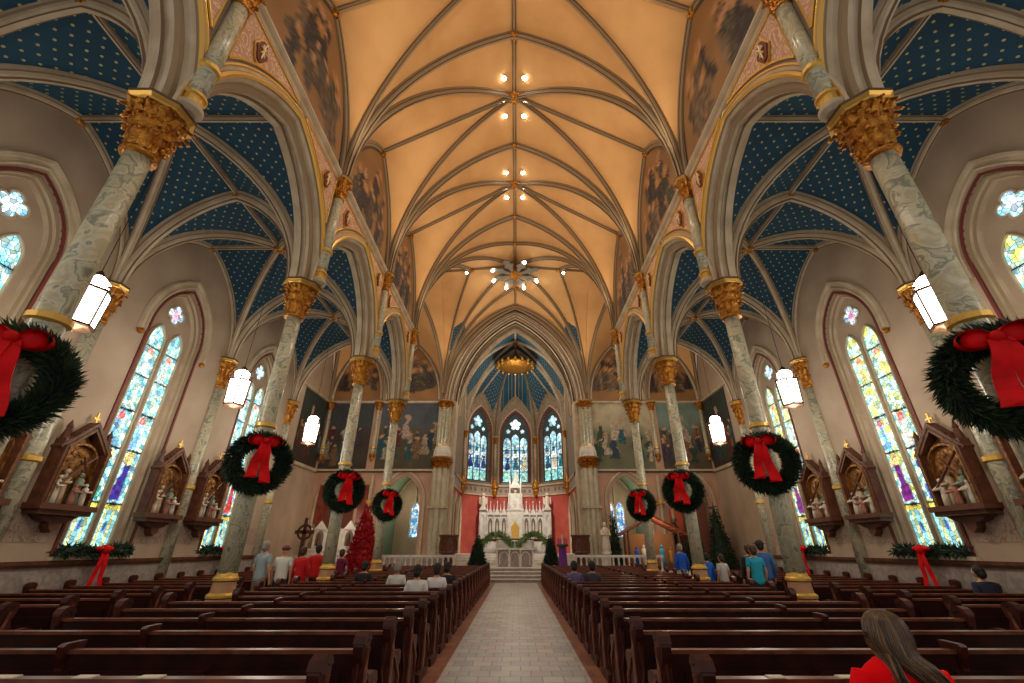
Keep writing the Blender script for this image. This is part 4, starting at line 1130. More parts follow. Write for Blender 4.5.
cone_tree('christmas_tree', 'dark green conical tree to the left of the altar table', 'tree', (-2.25, 28.6, .64), 1.75, .5, green, 1, group='small dark trees flanking the altar')
cone_tree('christmas_tree', 'dark green conical tree to the right of the altar table', 'tree', (2.2, 29.0, .64), 1.75, .42, green, 2, group='small dark trees flanking the altar')
cone_tree('poinsettia_tree', 'tall conical tree of red poinsettias on the left', 'tree', (-8.2, 25.4, 0), 4.0, 1.05, poins, 3, n=1500, flower=True)
def garland(label, pts, r, seed, mt=green2, n=500, parent_name='garland', L=.16, extra=None):
    rnd = random.Random(seed); b = MB(); pts = [Vector(p) for p in pts]
    for i in range(n):
        t = rnd.random() * (len(pts) - 1); k = min(int(t), len(pts) - 2); p = pts[k].lerp(pts[k + 1], t - k)
        d = Vector((rnd.uniform(-1, 1), rnd.uniform(-1, 1), rnd.uniform(-1, 1))).normalized(); tuft(b, p + d * r * rnd.uniform(.3, .9), d, L * rnd.uniform(.6, 1.2), .03, rnd)
    b.tube(pts, r * .55, 8)
    return b
for sg in (-1, 1):
    pts = [(sg * (.15 + 2.5 * t), 33.9, 1.55 + .95 * math.sin(PI * min(1, t * 1.02)) ** .8 + (.05 if t < .5 else -.25 * (t - .5))) for t in [i / 12 for i in range(13)]]
    o = garland('', pts, .24, 5 + sg, n=900, L=.22).build('garland', green2); tag(o, 'evergreen garland arching over the %s half of the high altar' % ('left' if sg < 0 else 'right'), 'garland', 'altar garlands')

# communion rails
def rail(x0, x1, y, label):
    t = thing('altar_rail', label, 'rail', ((x0 + x1) / 2, y, .0), group='white marble altar rails'); L = (x1 - x0) / 2
    b = MB(); b.box(-L, L, -.14, .14, 1.15, 1.27); b.build('handrail', white_m, t)
    b = MB(); b.box(-L, L, -.14, .14, 0, .5); b.build('plinth', white_m, t)
    n = int(2 * L / .3)
    for i in range(n + 1):
        x = -L + .08 + (2 * L - .16) * i / n
        b = MB(); b.lathe([(.07, .5), (.07, .56), (.04, .62), (.06, .8), (.04, 1.0), (.07, 1.1), (.07, 1.15)], 8, (x, 0, 0)); b.build('baluster', white_m, t)
rail(-8.2, -3.3, 26.4, 'white balustrade in front of the left chapel'); rail(3.3, 8.2, 26.4, 'white balustrade in front of the right chapel')
rail(-12.4, -9.0, 26.4, 'white balustrade beyond the poinsettia tree'); 

# statue by the right pier
st = thing('statue', 'white robed statue on a pedestal beside the right chancel pier', 'statue', (5.3, 27.3, .48))
b = MB(); b.lathe([(.3, 0), (.3, .2), (.22, .26), (.22, .8), (.3, .86), (.3, .95)], 8); b.build('pedestal', white_m, st)
b = MB(); b.lathe([(.22, .95), (.26, 1.2), (.2, 1.6), (.22, 1.95), (.24, 2.1), (.1, 2.24), (.06, 2.28)], 14, sy=.7); b.ball((0, 0, 2.38), .12, 10, 8, sz=1.2)
for e in (-1, 1): b.tube([(e * .2, 0, 2.08), (e * .26, -.08, 1.8), (e * .04, -.2, 1.85)], [.07, .06, .04], 8)
b.build('figure', plaster, st, smooth=True)
# pulpits
def pulpit(loc, label):
    t = thing('pulpit', label, 'pulpit', loc, group=None)
    b = MB(); b.lathe([(.5, 0), (.5, .1), (.3, .2), (.25, .5), (.45, .7)], 8); b.build('stem', frwood, t)
    b = MB(); b.lathe([(.5, .7), (.55, .75), (.52, .8), (.52, 1.55), (.6, 1.6), (.6, 1.68), (.45, 1.68), (.45, .8)], 8); b.build('tub', frwood, t)
    for i in range(8):
        a = 2 * PI * i / 8 + PI / 8; fr = Frame((.485 * math.cos(a), .485 * math.sin(a), 0), (-math.sin(a), math.cos(a), 0), (math.cos(a), math.sin(a), 0)); m_ = MB(); arch_sweep(m_, fr, 0, .12, .88, 1.2, 1.4, [(0, 0), (.03, 0), (.03, .03), (0, .03)], 6); m_.build('arched_panel', woodedge, t)
    return t
pulpit((-3.9, 27.6, .64), 'dark carved wooden lectern stand left of the altar, by the white pier')
pulpit((3.9, 27.8, .64), 'dark octagonal wooden pulpit right of the altar')
# advent candle stand with purple cloth
t = thing('advent_wreath_stand', 'candle stand with purple cloth and tall candles right of the altar', 'candle stand', (2.75, 27.2, .64))
b = MB(); b.lathe([(.26, 0), (.22, .9), (.2, 1.05)], 10); b.build('purple_cloth', mat('purple_cloth', lin(104, 44, 132), .8), t)
b = MB(); b.lathe([(.3, 1.05), (.36, 1.12), (.3, 1.18)], 16); b.build('evergreen_ring', green, t)
for i in range(4):
    a = 2 * PI * i / 4 + .4; b = MB(); b.lathe([(.03, 1.1), (.03, 1.5)], 8, (.26 * math.cos(a), .26 * math.sin(a), 0)); b.build('candle', mat('candle_violet', lin(120, 70, 150), .5), t)
b = MB(); b.lathe([(.045, 1.1), (.045, 1.7)], 8); b.build('white_candle', plaster, t)
# left side altar + right nativity
t = thing('side_altar', 'white marble side altar with arched niches in the outer left arch', 'altar', (-11.0, YE - .5, .48))
b = MB(); b.box(-1.3, 1.3, -.4, .4, 0, 1.0); b.box(-1.4, 1.4, -.45, .4, 1.0, 1.1); b.build('mensa', white_m, t)
b = MB(); b.box(-1.3, 1.3, 0, .4, 1.1, 2.2)
for x in (-.9, 0, .9): gable(b, x, .4, .0, 2.15, .5)
b.build('reredos', white_m, t)
for x in (-.9, 0, .9):
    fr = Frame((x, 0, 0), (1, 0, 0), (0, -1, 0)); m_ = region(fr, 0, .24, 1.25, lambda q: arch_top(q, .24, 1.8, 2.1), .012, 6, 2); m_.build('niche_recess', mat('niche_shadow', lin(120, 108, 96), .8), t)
    b = MB(); b.lathe([(.1, 1.25), (.12, 1.4), (.07, 1.75), (.04, 1.82)], 8, (x, -.08, 0)); b.ball((x, -.08, 1.88), .06, 8, 6); b.build('niche_statue', frwood, t)
for i, (x, lab) in enumerate(((-12.35, 'left'), (-9.75, 'right'))):
    o = MB(); o.box(x - .28, x + .28, YE - .12, YE, 3.0, 5.3); o = o.build('marble_panel', mat('red_marble', lin(150, 66, 48), .4, col2=lin(110, 40, 32), scale=3)); tag(o, 'tall red marble wall panel at the %s of the side altar' % lab, 'panel')
# celtic cross candle stand seen at far left
t = thing('standing_cross', 'dark wooden ringed cross standing in the left transept', 'cross', (-11.3, 25.0, 0))
b = MB(); b.box(-.09, .09, -.06, .06, 0, 3.1); b.box(-.5, .5, -.06, .06, 2.3, 2.48); b.box(-.4, .4, -.3, .3, 0, .25)
for k in range(24):
    a, c = 2 * PI * k / 24, 2 * PI * (k + 1) / 24
    b.add([(.3 * math.cos(a), -.05, 2.39 + .3 * math.sin(a)), (.3 * math.cos(c), -.05, 2.39 + .3 * math.sin(c)), (.4 * math.cos(c), -.05, 2.39 + .4 * math.sin(c)), (.4 * math.cos(a), -.05, 2.39 + .4 * math.sin(a)), (.3 * math.cos(a), .05, 2.39 + .3 * math.sin(a)), (.3 * math.cos(c), .05, 2.39 + .3 * math.sin(c)), (.4 * math.cos(c), .05, 2.39 + .4 * math.sin(c)), (.4 * math.cos(a), .05, 2.39 + .4 * math.sin(a))], [(0, 1, 2, 3), (4, 7, 6, 5), (0, 4, 5, 1), (3, 2, 6, 7)])
b.build('cross', frwood, t)
# nativity stable
t = thing('nativity_stable', 'rustic open wooden stable of the nativity scene in the right transept', 'stable', (8.0, 27.3, .48))
b = MB(); b.box(-1.7, 1.7, -.5, .7, 0, .25); b.build('ground_board', frwood, t)
for x in (-1.5, 1.5):
    for y in (-.4, .6): b = MB(); b.tube([(x, y, .2), (x * .97, y, 2.0)], .07, 6); b.build('post', frwood, t)
for e in (-1, 1):
    b = MB(); b.prism([(0, 2.75), (e * 1.95, 1.75), (e * 1.95, 1.85), (0, 2.87)], 1, -.7, .8)
    for k in range(6): x = e * (.3 + .3 * k); b.box(x - .03, x + .03, -.75, .85, 2.72 - .51 * abs(x), 2.86 - .51 * abs(x))
    b.build('roof_slope', mat('rust_roof', lin(156, 86, 58), .8, col2=lin(120, 60, 40)), t)
b = MB(); b.box(-1.5, 1.5, .6, .68, .2, 1.9); b.build('back_boards', mat('straw_boards', lin(160, 116, 76), .8), t)
def robed(mb, c, h, mi=0, w=.16):
    mb.lathe([(h * w * 1.0, 0), (h * w * .9, h * .3), (h * w * .7, h * .55), (h * w * .95, h * .76), (h * .05, h * .84)], 10, c, mi, sy=.75); mb.ball((c[0], c[1], c[2] + h * .92), h * .075, 8, 6, sz=1.15)
NC = [((40, 90, 190), 'blue robed'), ((230, 226, 214), 'white robed'), ((150, 30, 40), 'red robed'), ((60, 150, 200), 'light blue robed'), ((170, 120, 60), 'ochre robed'), ((90, 60, 40), 'brown robed')]
for i, ((c, nm), x) in enumerate(zip(NC, (-1.2, -.75, -.3, .25, .8, 1.25))):
    b = MB(); robed(b, (0, 0, 0), .95 + .1 * (i % 2)); o = b.build('nativity_figure', mat('robe_%s' % nm.split()[0] + str(i), lin(*c), .7), smooth=True); o.location = (8.2 + x, 27.15 + .12 * (i % 3), .73); tag(o, '%s nativity figure in front of the stable' % nm, 'figurine', 'nativity figures')
st = thing('hanging_star', 'white pointed star ornament hanging beside the nativity', 'star', (9.35, 27.6, 4.1))
b = MB()
for k in range(8):
    a = 2 * PI * k / 8; L = .42 if k % 2 == 0 else .26; q = PI / 8
    b.add([(0, -.08, 0), (0, .08, 0), (.1 * math.cos(a - q), 0, .1 * math.sin(a - q)), (.1 * math.cos(a + q), 0, .1 * math.sin(a + q)), (L * math.cos(a), 0, L * math.sin(a))], [(0, 2, 4), (0, 4, 3), (1, 4, 2), (1, 3, 4)])
b.build('star_body', plaster, st)
b = MB(); b.tube([(0, 0, .35), (0, 0, 1.7)], .012, 5); b.build('hanging_cord', black, st)
for i, (x, y, h, r, lab) in enumerate(((5.95, 28.0, 3.2, .38, 'dark evergreen tree left of the nativity stable'), (10.6, 27.8, 3.4, .6, 'dark evergreen tree right of the nativity stable'), (12.1, 27.7, 3.8, .75, 'outermost dark evergreen tree of the nativity scene'), (9.75, 28.1, 2.9, .3, 'slim evergreen tree just right of the nativity stable'))):
    cone_tree('evergreen_tree', lab, 'tree', (x, y, .48), h, r, green, 20 + i, n=900, group='nativity evergreens')
o = MB(); o.box(9.75, 10.55, 28.9, YE - .01, 2.6, 5.4); o = o.build('banner', mat('orange_banner', lin(196, 90, 52), .8)); tag(o, 'orange banner hanging by the right chapel arch', 'banner')
# ================================================================== FURNISHINGS
# lanterns
L0 = None
for k in range(4):
    yc = (YK[k] + YK[k + 1]) / 2
    for sg, sd in ((-1, 'left'), (1, 'right')):
        if k == 0: continue
        lab = 'glowing white glass lantern hanging in the %s aisle, %s from the viewer' % (sd, ['', 'first', 'second', 'third'][k])
        if k == 1: yc_ = (YK[1] + YK[2]) / 2
        if L0: dup(L0, (sg * 8.05, yc, 5.25), 0, lab); continue
        L0 = thing('lantern', lab, 'lantern', (sg * 8.05, yc, 5.25), group='hanging aisle lanterns')
        b = MB(); b.lathe([(.24, .08), (.27, .12), (.3, .8)], 6); b.build('glass_body', lantern_glow, L0)
        b = MB(); b.lathe([(.2, .86), (.22, 1.05), (.12, 1.14)], 6); b.build('glass_crown', lantern_glow, L0)
        b = MB()
        b.lathe([(.26, .04), (.29, .06), (.29, .1), (.24, .1)], 6); b.lathe([(.29, .79), (.325, .8), (.325, .84), (.2, .86)], 6); b.lathe([(.1, 1.12), (.13, 1.14), (.04, 1.26), (1e-3, 1.3)], 6); b.lathe([(1e-3, -.06), (.04, 0), (.22, .05)], 6)
        for i in range(6):
            a = 2 * PI * i / 6; b.tube([(.272 * math.cos(a), .272 * math.sin(a), .08), (.305 * math.cos(a), .305 * math.sin(a), .82)], .02, 5)
            b.tube([(.225 * math.cos(a), .225 * math.sin(a), .86), (.235 * math.cos(a), .235 * math.sin(a), 1.04), (.1 * math.cos(a), .1 * math.sin(a), 1.15)], .012, 5)
            b.ball((.3 * math.cos(a), .3 * math.sin(a), .9), .03, 6, 4)
        b.build('metal_frame', mat('lantern_bronze', lin(84, 58, 36), .45, metal=.6), L0)
        b = MB(); b.tube([(0, 0, 1.28), (0, 0, ARID - 5.25 - .35)], .007, 5); b.build('suspension_rod', black, L0); index(L0)

# wreaths
def bow(parent, s=1.0):
    b = MB()
    for e in (-1, 1):
        # loop: ribbon strip curling out and back
        pts = []
        for i in range(15):
            t = i / 14; a = 2 * PI * t
            pts.append(Vector((e * (.02 + .17 * (1 - math.cos(a)) * .9), -.06 - .05 * math.sin(a * .5), .0 + .11 * math.sin(a) + .03)))
        vsx = []
        for i, p in enumerate(pts):
            w = .04 + .05 * math.sin(PI * i / 14)
            vsx += [p + Vector((0, -w, 0)), p + Vector((0, w, .01))]
        o0 = len(b.v)
        b.add([v * s for v in vsx], [(2 * i, 2 * i + 1, 2 * i + 3, 2 * i + 2) for i in range(14)])
        b.ball((e * .14 * s, -.05 * s, .04 * s), .135 * s, 12, 8, sy=.5, sz=.85)
    b.build('bow_loop', redrib, parent, smooth=True)
    b = MB(); b.ball((0, -.12 * s, .02), .07 * s, 10, 8); b.build('bow_knot', redrib, parent, smooth=True)
    for e, L in ((-1, .72), (1, .8)):
        b = MB(); n = 12; A = []
        for i in range(n + 1):
            t = i / n; x = e * (.03 + .11 * t) + .012 * math.sin(t * 9); y = -.12 - .03 * math.sin(t * 7) + (.012 * e); w = .06 + .045 * t; z = -L * t
            for q in (-1, 1): A.append(((x + q * w) * s, (y - .012) * s, (z + (.05 if t == 1 else 0) * (0 if q * e > 0 else 1)) * s))
            for q in (1, -1): A.append(((x + q * w) * s, (y + .012) * s, z * s))
        b.add(A, [tuple(i * 4 + j if k_ == 0 else 0 for k_ in (0,) for j in range(4)) for i in ()] + [(i * 4 + j, i * 4 + (j + 1) % 4, i * 4 + 4 + (j + 1) % 4, i * 4 + 4 + j) for i in range(n) for j in range(4)] + [(0, 1, 2, 3), (n * 4, n * 4 + 3, n * 4 + 2, n * 4 + 1)])
        b.build('ribbon_tail', redrib, parent, smooth=False)
def wreath_proto(n, seed, R=.47, r=.128):
    t = thing('christmas_wreath', 'x', 'wreath', (0, 0, 0), group='wreaths on the nave columns'); rnd = random.Random(seed)
    b = MB()
    for i in range(n):
        a = rnd.uniform(0, 2 * PI); c = rnd.uniform(0, 2 * PI); rr = r * rnd.uniform(.55, 1.02)
        o_ = Vector((math.cos(a), 0, math.sin(a))); d = o_ * math.cos(c) + Vector((0, 1, 0)) * math.sin(c)
        tg = Vector((-math.sin(a), 0, math.cos(a)))
        tuft(b, o_ * R + d * rr, d * .8 + tg * rnd.uniform(.1, .9), rnd.uniform(.07, .14), .016, rnd)
    path = [(R * math.cos(2 * PI * i / 32), 0, R * math.sin(2 * PI * i / 32)) for i in range(33)]
    b.tube(path, r * .72, 8)
    b.build('evergreen_ring', green, t)
    tt = bpy.data.objects.new('bow', None)
    bo = MB()
    h = t
    k0 = len(bpy.data.objects)
    bow(t, 1.0)
    for o in kids(t):
        if o.name.startswith(('bow', 'ribbon')): o.location = (0, -.1, R - .09)
    index(t)
    return t
wp = wreath_proto(5200, 5)
first = True
for k in range(1, 5):
    for sg, sd in ((-1, 'left'), (1, 'right')):
        lab = 'green wreath with red bow on the %s column of the %s side' % (ordn[k - 1], sd)
        off = .38
        ang = math.radians(38) * sg
        x, y = sg * (XC - off * math.sin(math.radians(38))) + (-.09 if sg < 0 and k == 1 else 0), YK[k] - off * math.cos(math.radians(38))
        rz = -ang if False else -sg * math.radians(38)
        if first: wp.location = (x, y, 3.24); wp.rotation_euler = (0, 0, rz); wp['label'] = lab; first = False
        else: dup(wp, (x, y, 3.24), rz, lab)

# sill garlands with ribbons
G0 = None
for (sg, sd, yc, k) in WINY:
    lab = 'evergreen garland with red ribbon on the %s window sill of the %s aisle' % (['', 'nearest', 'second', 'third'][k], sd)
    if G0: dup(G0, (sg * (XW - .12), yc, SILL), 0 if sg < 0 else PI, lab); continue
    G0 = thing('sill_garland', lab, 'garland', (sg * (XW - .12), yc, SILL), group='window sill garlands')
    g = garland('', [(0, -1.0 + .2 * i, .1 + .02 * math.sin(i)) for i in range(11)], .15, 9, n=700, L=.14); g.build('evergreen_rope', green, G0)
    b = MB(); b.ball((.16, 0, .14), .12, 8, 6); b.ball((.14, .14, .16), .1, 8, 6, sz=.6); b.ball((.14, -.14, .16), .1, 8, 6, sz=.6)
    for e in (-1, 1):
        b.sweep([(.2, e * .03, .1), (.22, e * .08, -.2), (.2, e * .1, -.45), (.22, e * .16, -.68)], (0, 1, 0), [(-.06, 0), (.06, 0), (.06, .015), (-.06, .015)], closed_prof=True)
    b.build('red_ribbon', redrib, G0, smooth=False); index(G0)

# stations of the cross
def station_proto():
    t = thing('station_of_the_cross', 'x', 'relief', (0, 0, 0), group='carved reliefs on the aisle walls')
    # local: faces +x, width along y
    b = MB(); fr = Frame((0, 0, 0), (0, 1, 0), (1, 0, 0))
    b.prism([(-.5, .35), (.5, .35), (.5, 1.55), (0, 1.95), (-.5, 1.55)], 0, .0, .06); b.build('gilt_background', frgold, t)
    b = MB()
    for e in (-1, 1):
        b.box(0, .24, e * .54 - .07, e * .54 + .07, .3, 1.75); b.lathe([(.1, 1.75), (.09, 1.8), (.05, 2.0), (.07, 2.02), (1e-3, 2.2)], 6, (.12, e * .54, 0))
        b.box(.02, .3, e * .54 - .04, e * .54 + .04, .35, 1.6)
    b.sweep([(0.0, -.6, 1.5), (0.0, 0, 2.12), (0.0, .6, 1.5)], (1, 0, 0), [(0, -.1), (.26, -.1), (.26, .06), (0, .06)], closed_prof=True)
    for e in (-1, 1):
        for k in range(5): q = .12 + .09 * k; b.ball((.22, e * q, 2.16 - q * 1.03 + .08), .05, 6, 4)
    b.build('carved_frame', frwood, t)
    b = MB(); b.tube([(.27, -.56, 1.56), (.27, 0, 2.14), (.27, .56, 1.56)], .018, 5); b.tube([(.31, -.5, .36), (.31, -.5, 1.6)], .016, 5); b.tube([(.31, .5, .36), (.31, .5, 1.6)], .016, 5)
    for k in range(7): b.ball((.06, -.3 + .1 * k, 1.2 + .35 * math.sin(PI * k / 6)), .09, 6, 4, sx=.4)
    b.build('gilt_edging', frgold, t)
    b = MB(); arch_sweep(b, fr, 0, .43, .5, 1.3, 1.7, [(.06, 0), (.16, 0), (.16, .05), (.06, .07)], 8); b.build('inner_arch', frgold, t)
    b = MB(); b.box(0, .42, -.68, .68, .24, .36); b.box(0, .36, -.62, .62, .14, .24); b.build('shelf', frwood, t)
    b = MB(); b.prism([(-.5, .14), (.5, .14), (.32, .03), (.14, -.02), (.1, -.14), (0, -.22), (-.1, -.14), (-.14, -.02), (-.32, .03)], 0, 0, .22); b.build('bracket', frwood, t)
    b = MB(); b.box(.1, .14, -.02, .02, 2.15, 2.5); b.box(.1, .14, -.09, .09, 2.34, 2.38); b.build('finial_cross', goldb, t)
    cols = [plaster, mat('robe_cream', lin(196, 170, 140), .7), mat('robe_rose', lin(170, 110, 90), .7), mat('robe_sage', lin(130, 140, 120), .7), plaster]
    for i, (y, h, x) in enumerate(((-.32, .62, .2), (-.14, .78, .13), (.06, .46, .28), (.22, .74, .14), (.35, .5, .24))):
        b = MB(); robed(b, (x, y, .36), h, 0, .16); b.tube([(x + .04, y - .06, .36 + h * .72), (x + .14, y - .1, .36 + h * .58), (x + .12, y + .06, .36 + h * .62)], .03, 6); b.build('relief_figure', cols[i], t, smooth=True)
    b = MB(); b.tube([(.28, -.38, .75), (.2, .36, 1.5)], .03, 5); b.tube([(.26, -.02, 1.42), (.26, .2, 1.05)], .025, 5); b.build('carried_cross', frwood, t)
    index(t); return t
sp_ = station_proto(); first = True
for k in (1, 2, 3):
    for sg, sd in ((-1, 'left'), (1, 'right')):
        for e, nm in ((-1, 'before'), (1, 'beyond')):
            y = YK[k] + e * (.98 if k > 1 else 1.1)
            lab = 'carved gilt and wood relief panel just %s the %s wall shaft, %s aisle' % (nm, ordn[k - 1], sd)
            loc = (sg * XW, y, 2.16); rz = 0 if sg < 0 else PI
            if first: sp_.location = loc; sp_.rotation_euler = (0, 0, rz); sp_['label'] = lab; first = False
            else: dup(sp_, loc, rz, lab)

# ------------------------------------------------------------------ pews
def pew_end(mb, x, s=.05):
    out = [(-.1, 0), (-.1, .1), (-.06, .14), (-.06, .72), (-.1, .8), (-.12, .88), (-.09, .95), (-.02, .975), (.06, .96), (.1, .9), (.09, .82), (.06, .76), (.1, .66), (.2, .62), (.34, .63), (.44, .6), (.47, .53), (.43, .47), (.4, .4), (.42, .2), (.46, .1), (.46, 0)]
    if s < .04: out = [(y, min(z, .9)) for y, z in out if y < .2] + [(.2, .4), (.2, 0)]
    mb.prism(out, 0, x - s, x + s)
    if s > .04: mb.tube([(x, -.07, .12), (x - .015, -.075, .35), (x + .015, -.075, .5), (x, -.08, .66), (x - .01, -.1, .76)], .016, 6)
    if s > .04: mb.prism([(-.12, .9), (-.09, .955), (-.02, .982), (.06, .965), (.1, .91), (.05, .9), (-.02, .93), (-.08, .88)], 0, x - s - .01, x + s + .01)
def pew(L, div=None):
    t = thing('pew', 'x', 'pew', (0, 0, 0), group='dark wooden pews')
    b = MB(); b.box(.05, L - .05, .03, .44, .42, .46); b.box(.05, L - .05, .36, .39, .3, .42); b.build('seat', wood, t)
    b = MB(); b.add([(.05, -.02, .1), (L - .05, -.02, .1), (L - .05, -.05, .82), (.05, -.05, .82), (.05, .03, .1), (L - .05, .03, .1), (L - .05, .0, .82), (.05, .0, .82)], [(0, 1, 2, 3), (7, 6, 5, 4), (0, 3, 7, 4), (1, 5, 6, 2), (0, 4, 5, 1)])
    n = 3 if L > 3 else 2
    for i in range(n):
        a, c = .15 + (L - .3) * i / n, .15 + (L - .3) * (i + 1) / n - .08
        b.box(a, c, -.062, -.04, .3, .7)
    b.build('backrest', wood, t)
    b = MB(); b.box(.04, L - .04, -.068, .012, .822, .852); b.build('top_rail', woodedge, t)
    b = MB(); b.box(.1, L - .1, -.2, -.05, .5, .515); b.box(.1, L - .1, -.21, -.195, .5, .6); b.build('book_rack', wood, t)
    b = MB(); b.box(.15, L - .15, -.42, -.27, .1, .16); b.build('kneeler', mat('kneeler_vinyl', lin(96, 40, 30), .5), t)
    for x in (0, L) + ((div,) if div else ()):
        b = MB(); pew_end(b, x, .042 if x in (0, L) else .03)
        sc2 = MB()
        b.build('end_panel', pew_end_wood, t)
        if x == 0:
            for o in (): pass
            m_ = MB(); m_.tube([(-.052, -.02, .15), (-.055, -.02, .7), (-.055, .0, .86)], .022, 6); m_.tube([(-.052, .36, .1), (-.055, .33, .4), (-.055, .2, .52), (-.055, .1, .62)], .022, 6); m_.lathe([(.04, -.005), (.05, 0), (.03, .01)], 10, (0, 0, 0)) ; m_.build('carved_trim', woodedge, t)
    index(t); return t
pl = pew(4.35, 2.55); ps = pew(3.75, 2.55); pa = pew(3.4, None)
used = {'pl': 0, 'ps': 0, 'pa': 0}
def put(P, key, sg, x, y, lab):
    # origin end towards the centre aisle; left side is rotated copy mirrored in x
    if not used[key] and sg > 0:
        used[key] = 1; P.location = (x, y, 0); P['label'] = lab; return P
    return dup(P, (sg * x + (.1 if sg < 0 and x < 2 else 0), y, 0), 0, lab, mirror=(sg < 0))
ON = 'first second third fourth fifth sixth seventh eighth ninth tenth eleventh twelfth thirteenth fourteenth fifteenth sixteenth seventeenth eighteenth nineteenth twentieth twenty-first twenty-second twenty-third twenty-fourth'.split()
for sg, sd in ((1, 'right'), (-1, 'left')):
    for i in range(23):
        y = 3.63 + .9 * i
        hit = any(y - .2 < YK[k] + .4 and y + .48 > YK[k] - .4 for k in range(1, 5))
        put(ps if hit else pl, 'ps' if hit else 'pl', sg, 1.37, y, '%s pew from the camera on the %s of the centre aisle' % (ON[i], sd))
    for i in range(17):
        y = 4.1 + .9 * i
        put(pa, 'pa', sg, 6.85, y, '%s short pew from the camera along the %s aisle wall' % (ON[i], sd))
put(ps, 'ps', 1, 1.37, 2.73, 'pew seating the woman in the red top')
# hymn leaflets on the nearest rails
LF = None
for i, (x, y, w, nm) in enumerate(((-3.4, 3.6, .16, 'at the far end of the nearest left pew rail'), (-2.85, 3.6, .12, 'on the nearest left pew rail, middle one'), (-2.4, 3.6, .14, 'on the nearest left pew rail, close to the aisle end'), (1.85, 3.6, .1, 'on the nearest right pew rail by its aisle end'), (2.35, 3.6, .14, 'on the nearest right pew rail left of the woman'))):
    b = MB(); b.box(-w / 2 * 1.1, w / 2 * 1.1, -.04, .035, 0, .005); b.box(-w / 2 * 1.05, w / 2 * 1.1, -.05, .03, .005, .01)
    o = b.build('leaflet', plaster); o.location = (x, y, .852); tag(o, 'white folded leaflet ' + nm, 'leaflet', 'leaflets on the pew rails')

# ------------------------------------------------------------------ people
def skin_mesh(name, verts, edges, radii, m, parent, sub=1, root=0):
    me = bpy.data.meshes.new(name); me.from_pydata([tuple(v) for v in verts], edges, [])
    o = bpy.data.objects.new(name, me); COL.objects.link(o); o.parent = parent
    md = o.modifiers.new('skin', 'SKIN'); md.use_smooth_shade = True
    if not me.skin_vertices: 
        bpy.context.view_layer.objects.active = o
    sv = me.skin_vertices[0].data if me.skin_vertices else None
    if sv is None: return o
    for i, r in enumerate(radii):
        sv[i].radius = (r, r) if not isinstance(r, tuple) else r; sv[i].use_root = (i == root)
    s = o.modifiers.new('sub', 'SUBSURF'); s.levels = sub; s.render_levels = sub
    me.materials.append(m)
    return o
def fuse(o, mb, vox):
    "bake the skin surface, add the head and remesh both into one closed body"
    bpy.context.view_layer.update()
    dg = bpy.context.evaluated_depsgraph_get()
    me = bpy.data.meshes.new_from_object(o.evaluated_get(dg))
    m_ = MB(); m_.v = [tuple(v.co) for v in me.vertices]; m_.f = [tuple(p.vertices) for p in me.polygons]
    m_.add(mb.v, mb.f)
    nm = bpy.data.meshes.new('body'); nm.from_pydata(m_.v, [], m_.f); nm.materials.append(o.data.materials[0])
    o.modifiers.clear(); o.data = nm
    r = o.modifiers.new('remesh', 'REMESH'); r.mode = 'VOXEL'; r.voxel_size = vox; r.use_smooth_shade = True
def tapered(mb, pts, rad, n=12, flat=1.0):
    mb.tube(pts, rad, n)
def head(mb, c, r=.1, turn=0):
    "head with jaw, nose, ears"
    st = len(mb.v)
    mb.ball((0, 0, 0), r, 14, 10, sx=.86, sy=1.0, sz=1.15); mb.ball((0, r * .32, -r * .55), r * .68, 10, 8, sx=.85, sy=.9, sz=.85)
    mb.ball((0, r * 1.02, -r * .12), r * .16, 6, 6, sz=1.4); mb.ball((0, r * .93, -r * .55), r * .2, 6, 4, sy=.4, sz=.3)
    for e in (-1, 1): mb.ball((e * r * .88, -.0, -r * .1), r * .2, 6, 6, sx=.45, sz=1.3); mb.ball((e * r * .33, r * .9, r * .1), r * .1, 6, 4)
    mb.xform(Matrix.Translation(Vector(c)) @ Matrix.Rotation(turn, 4, 'Z'), st)
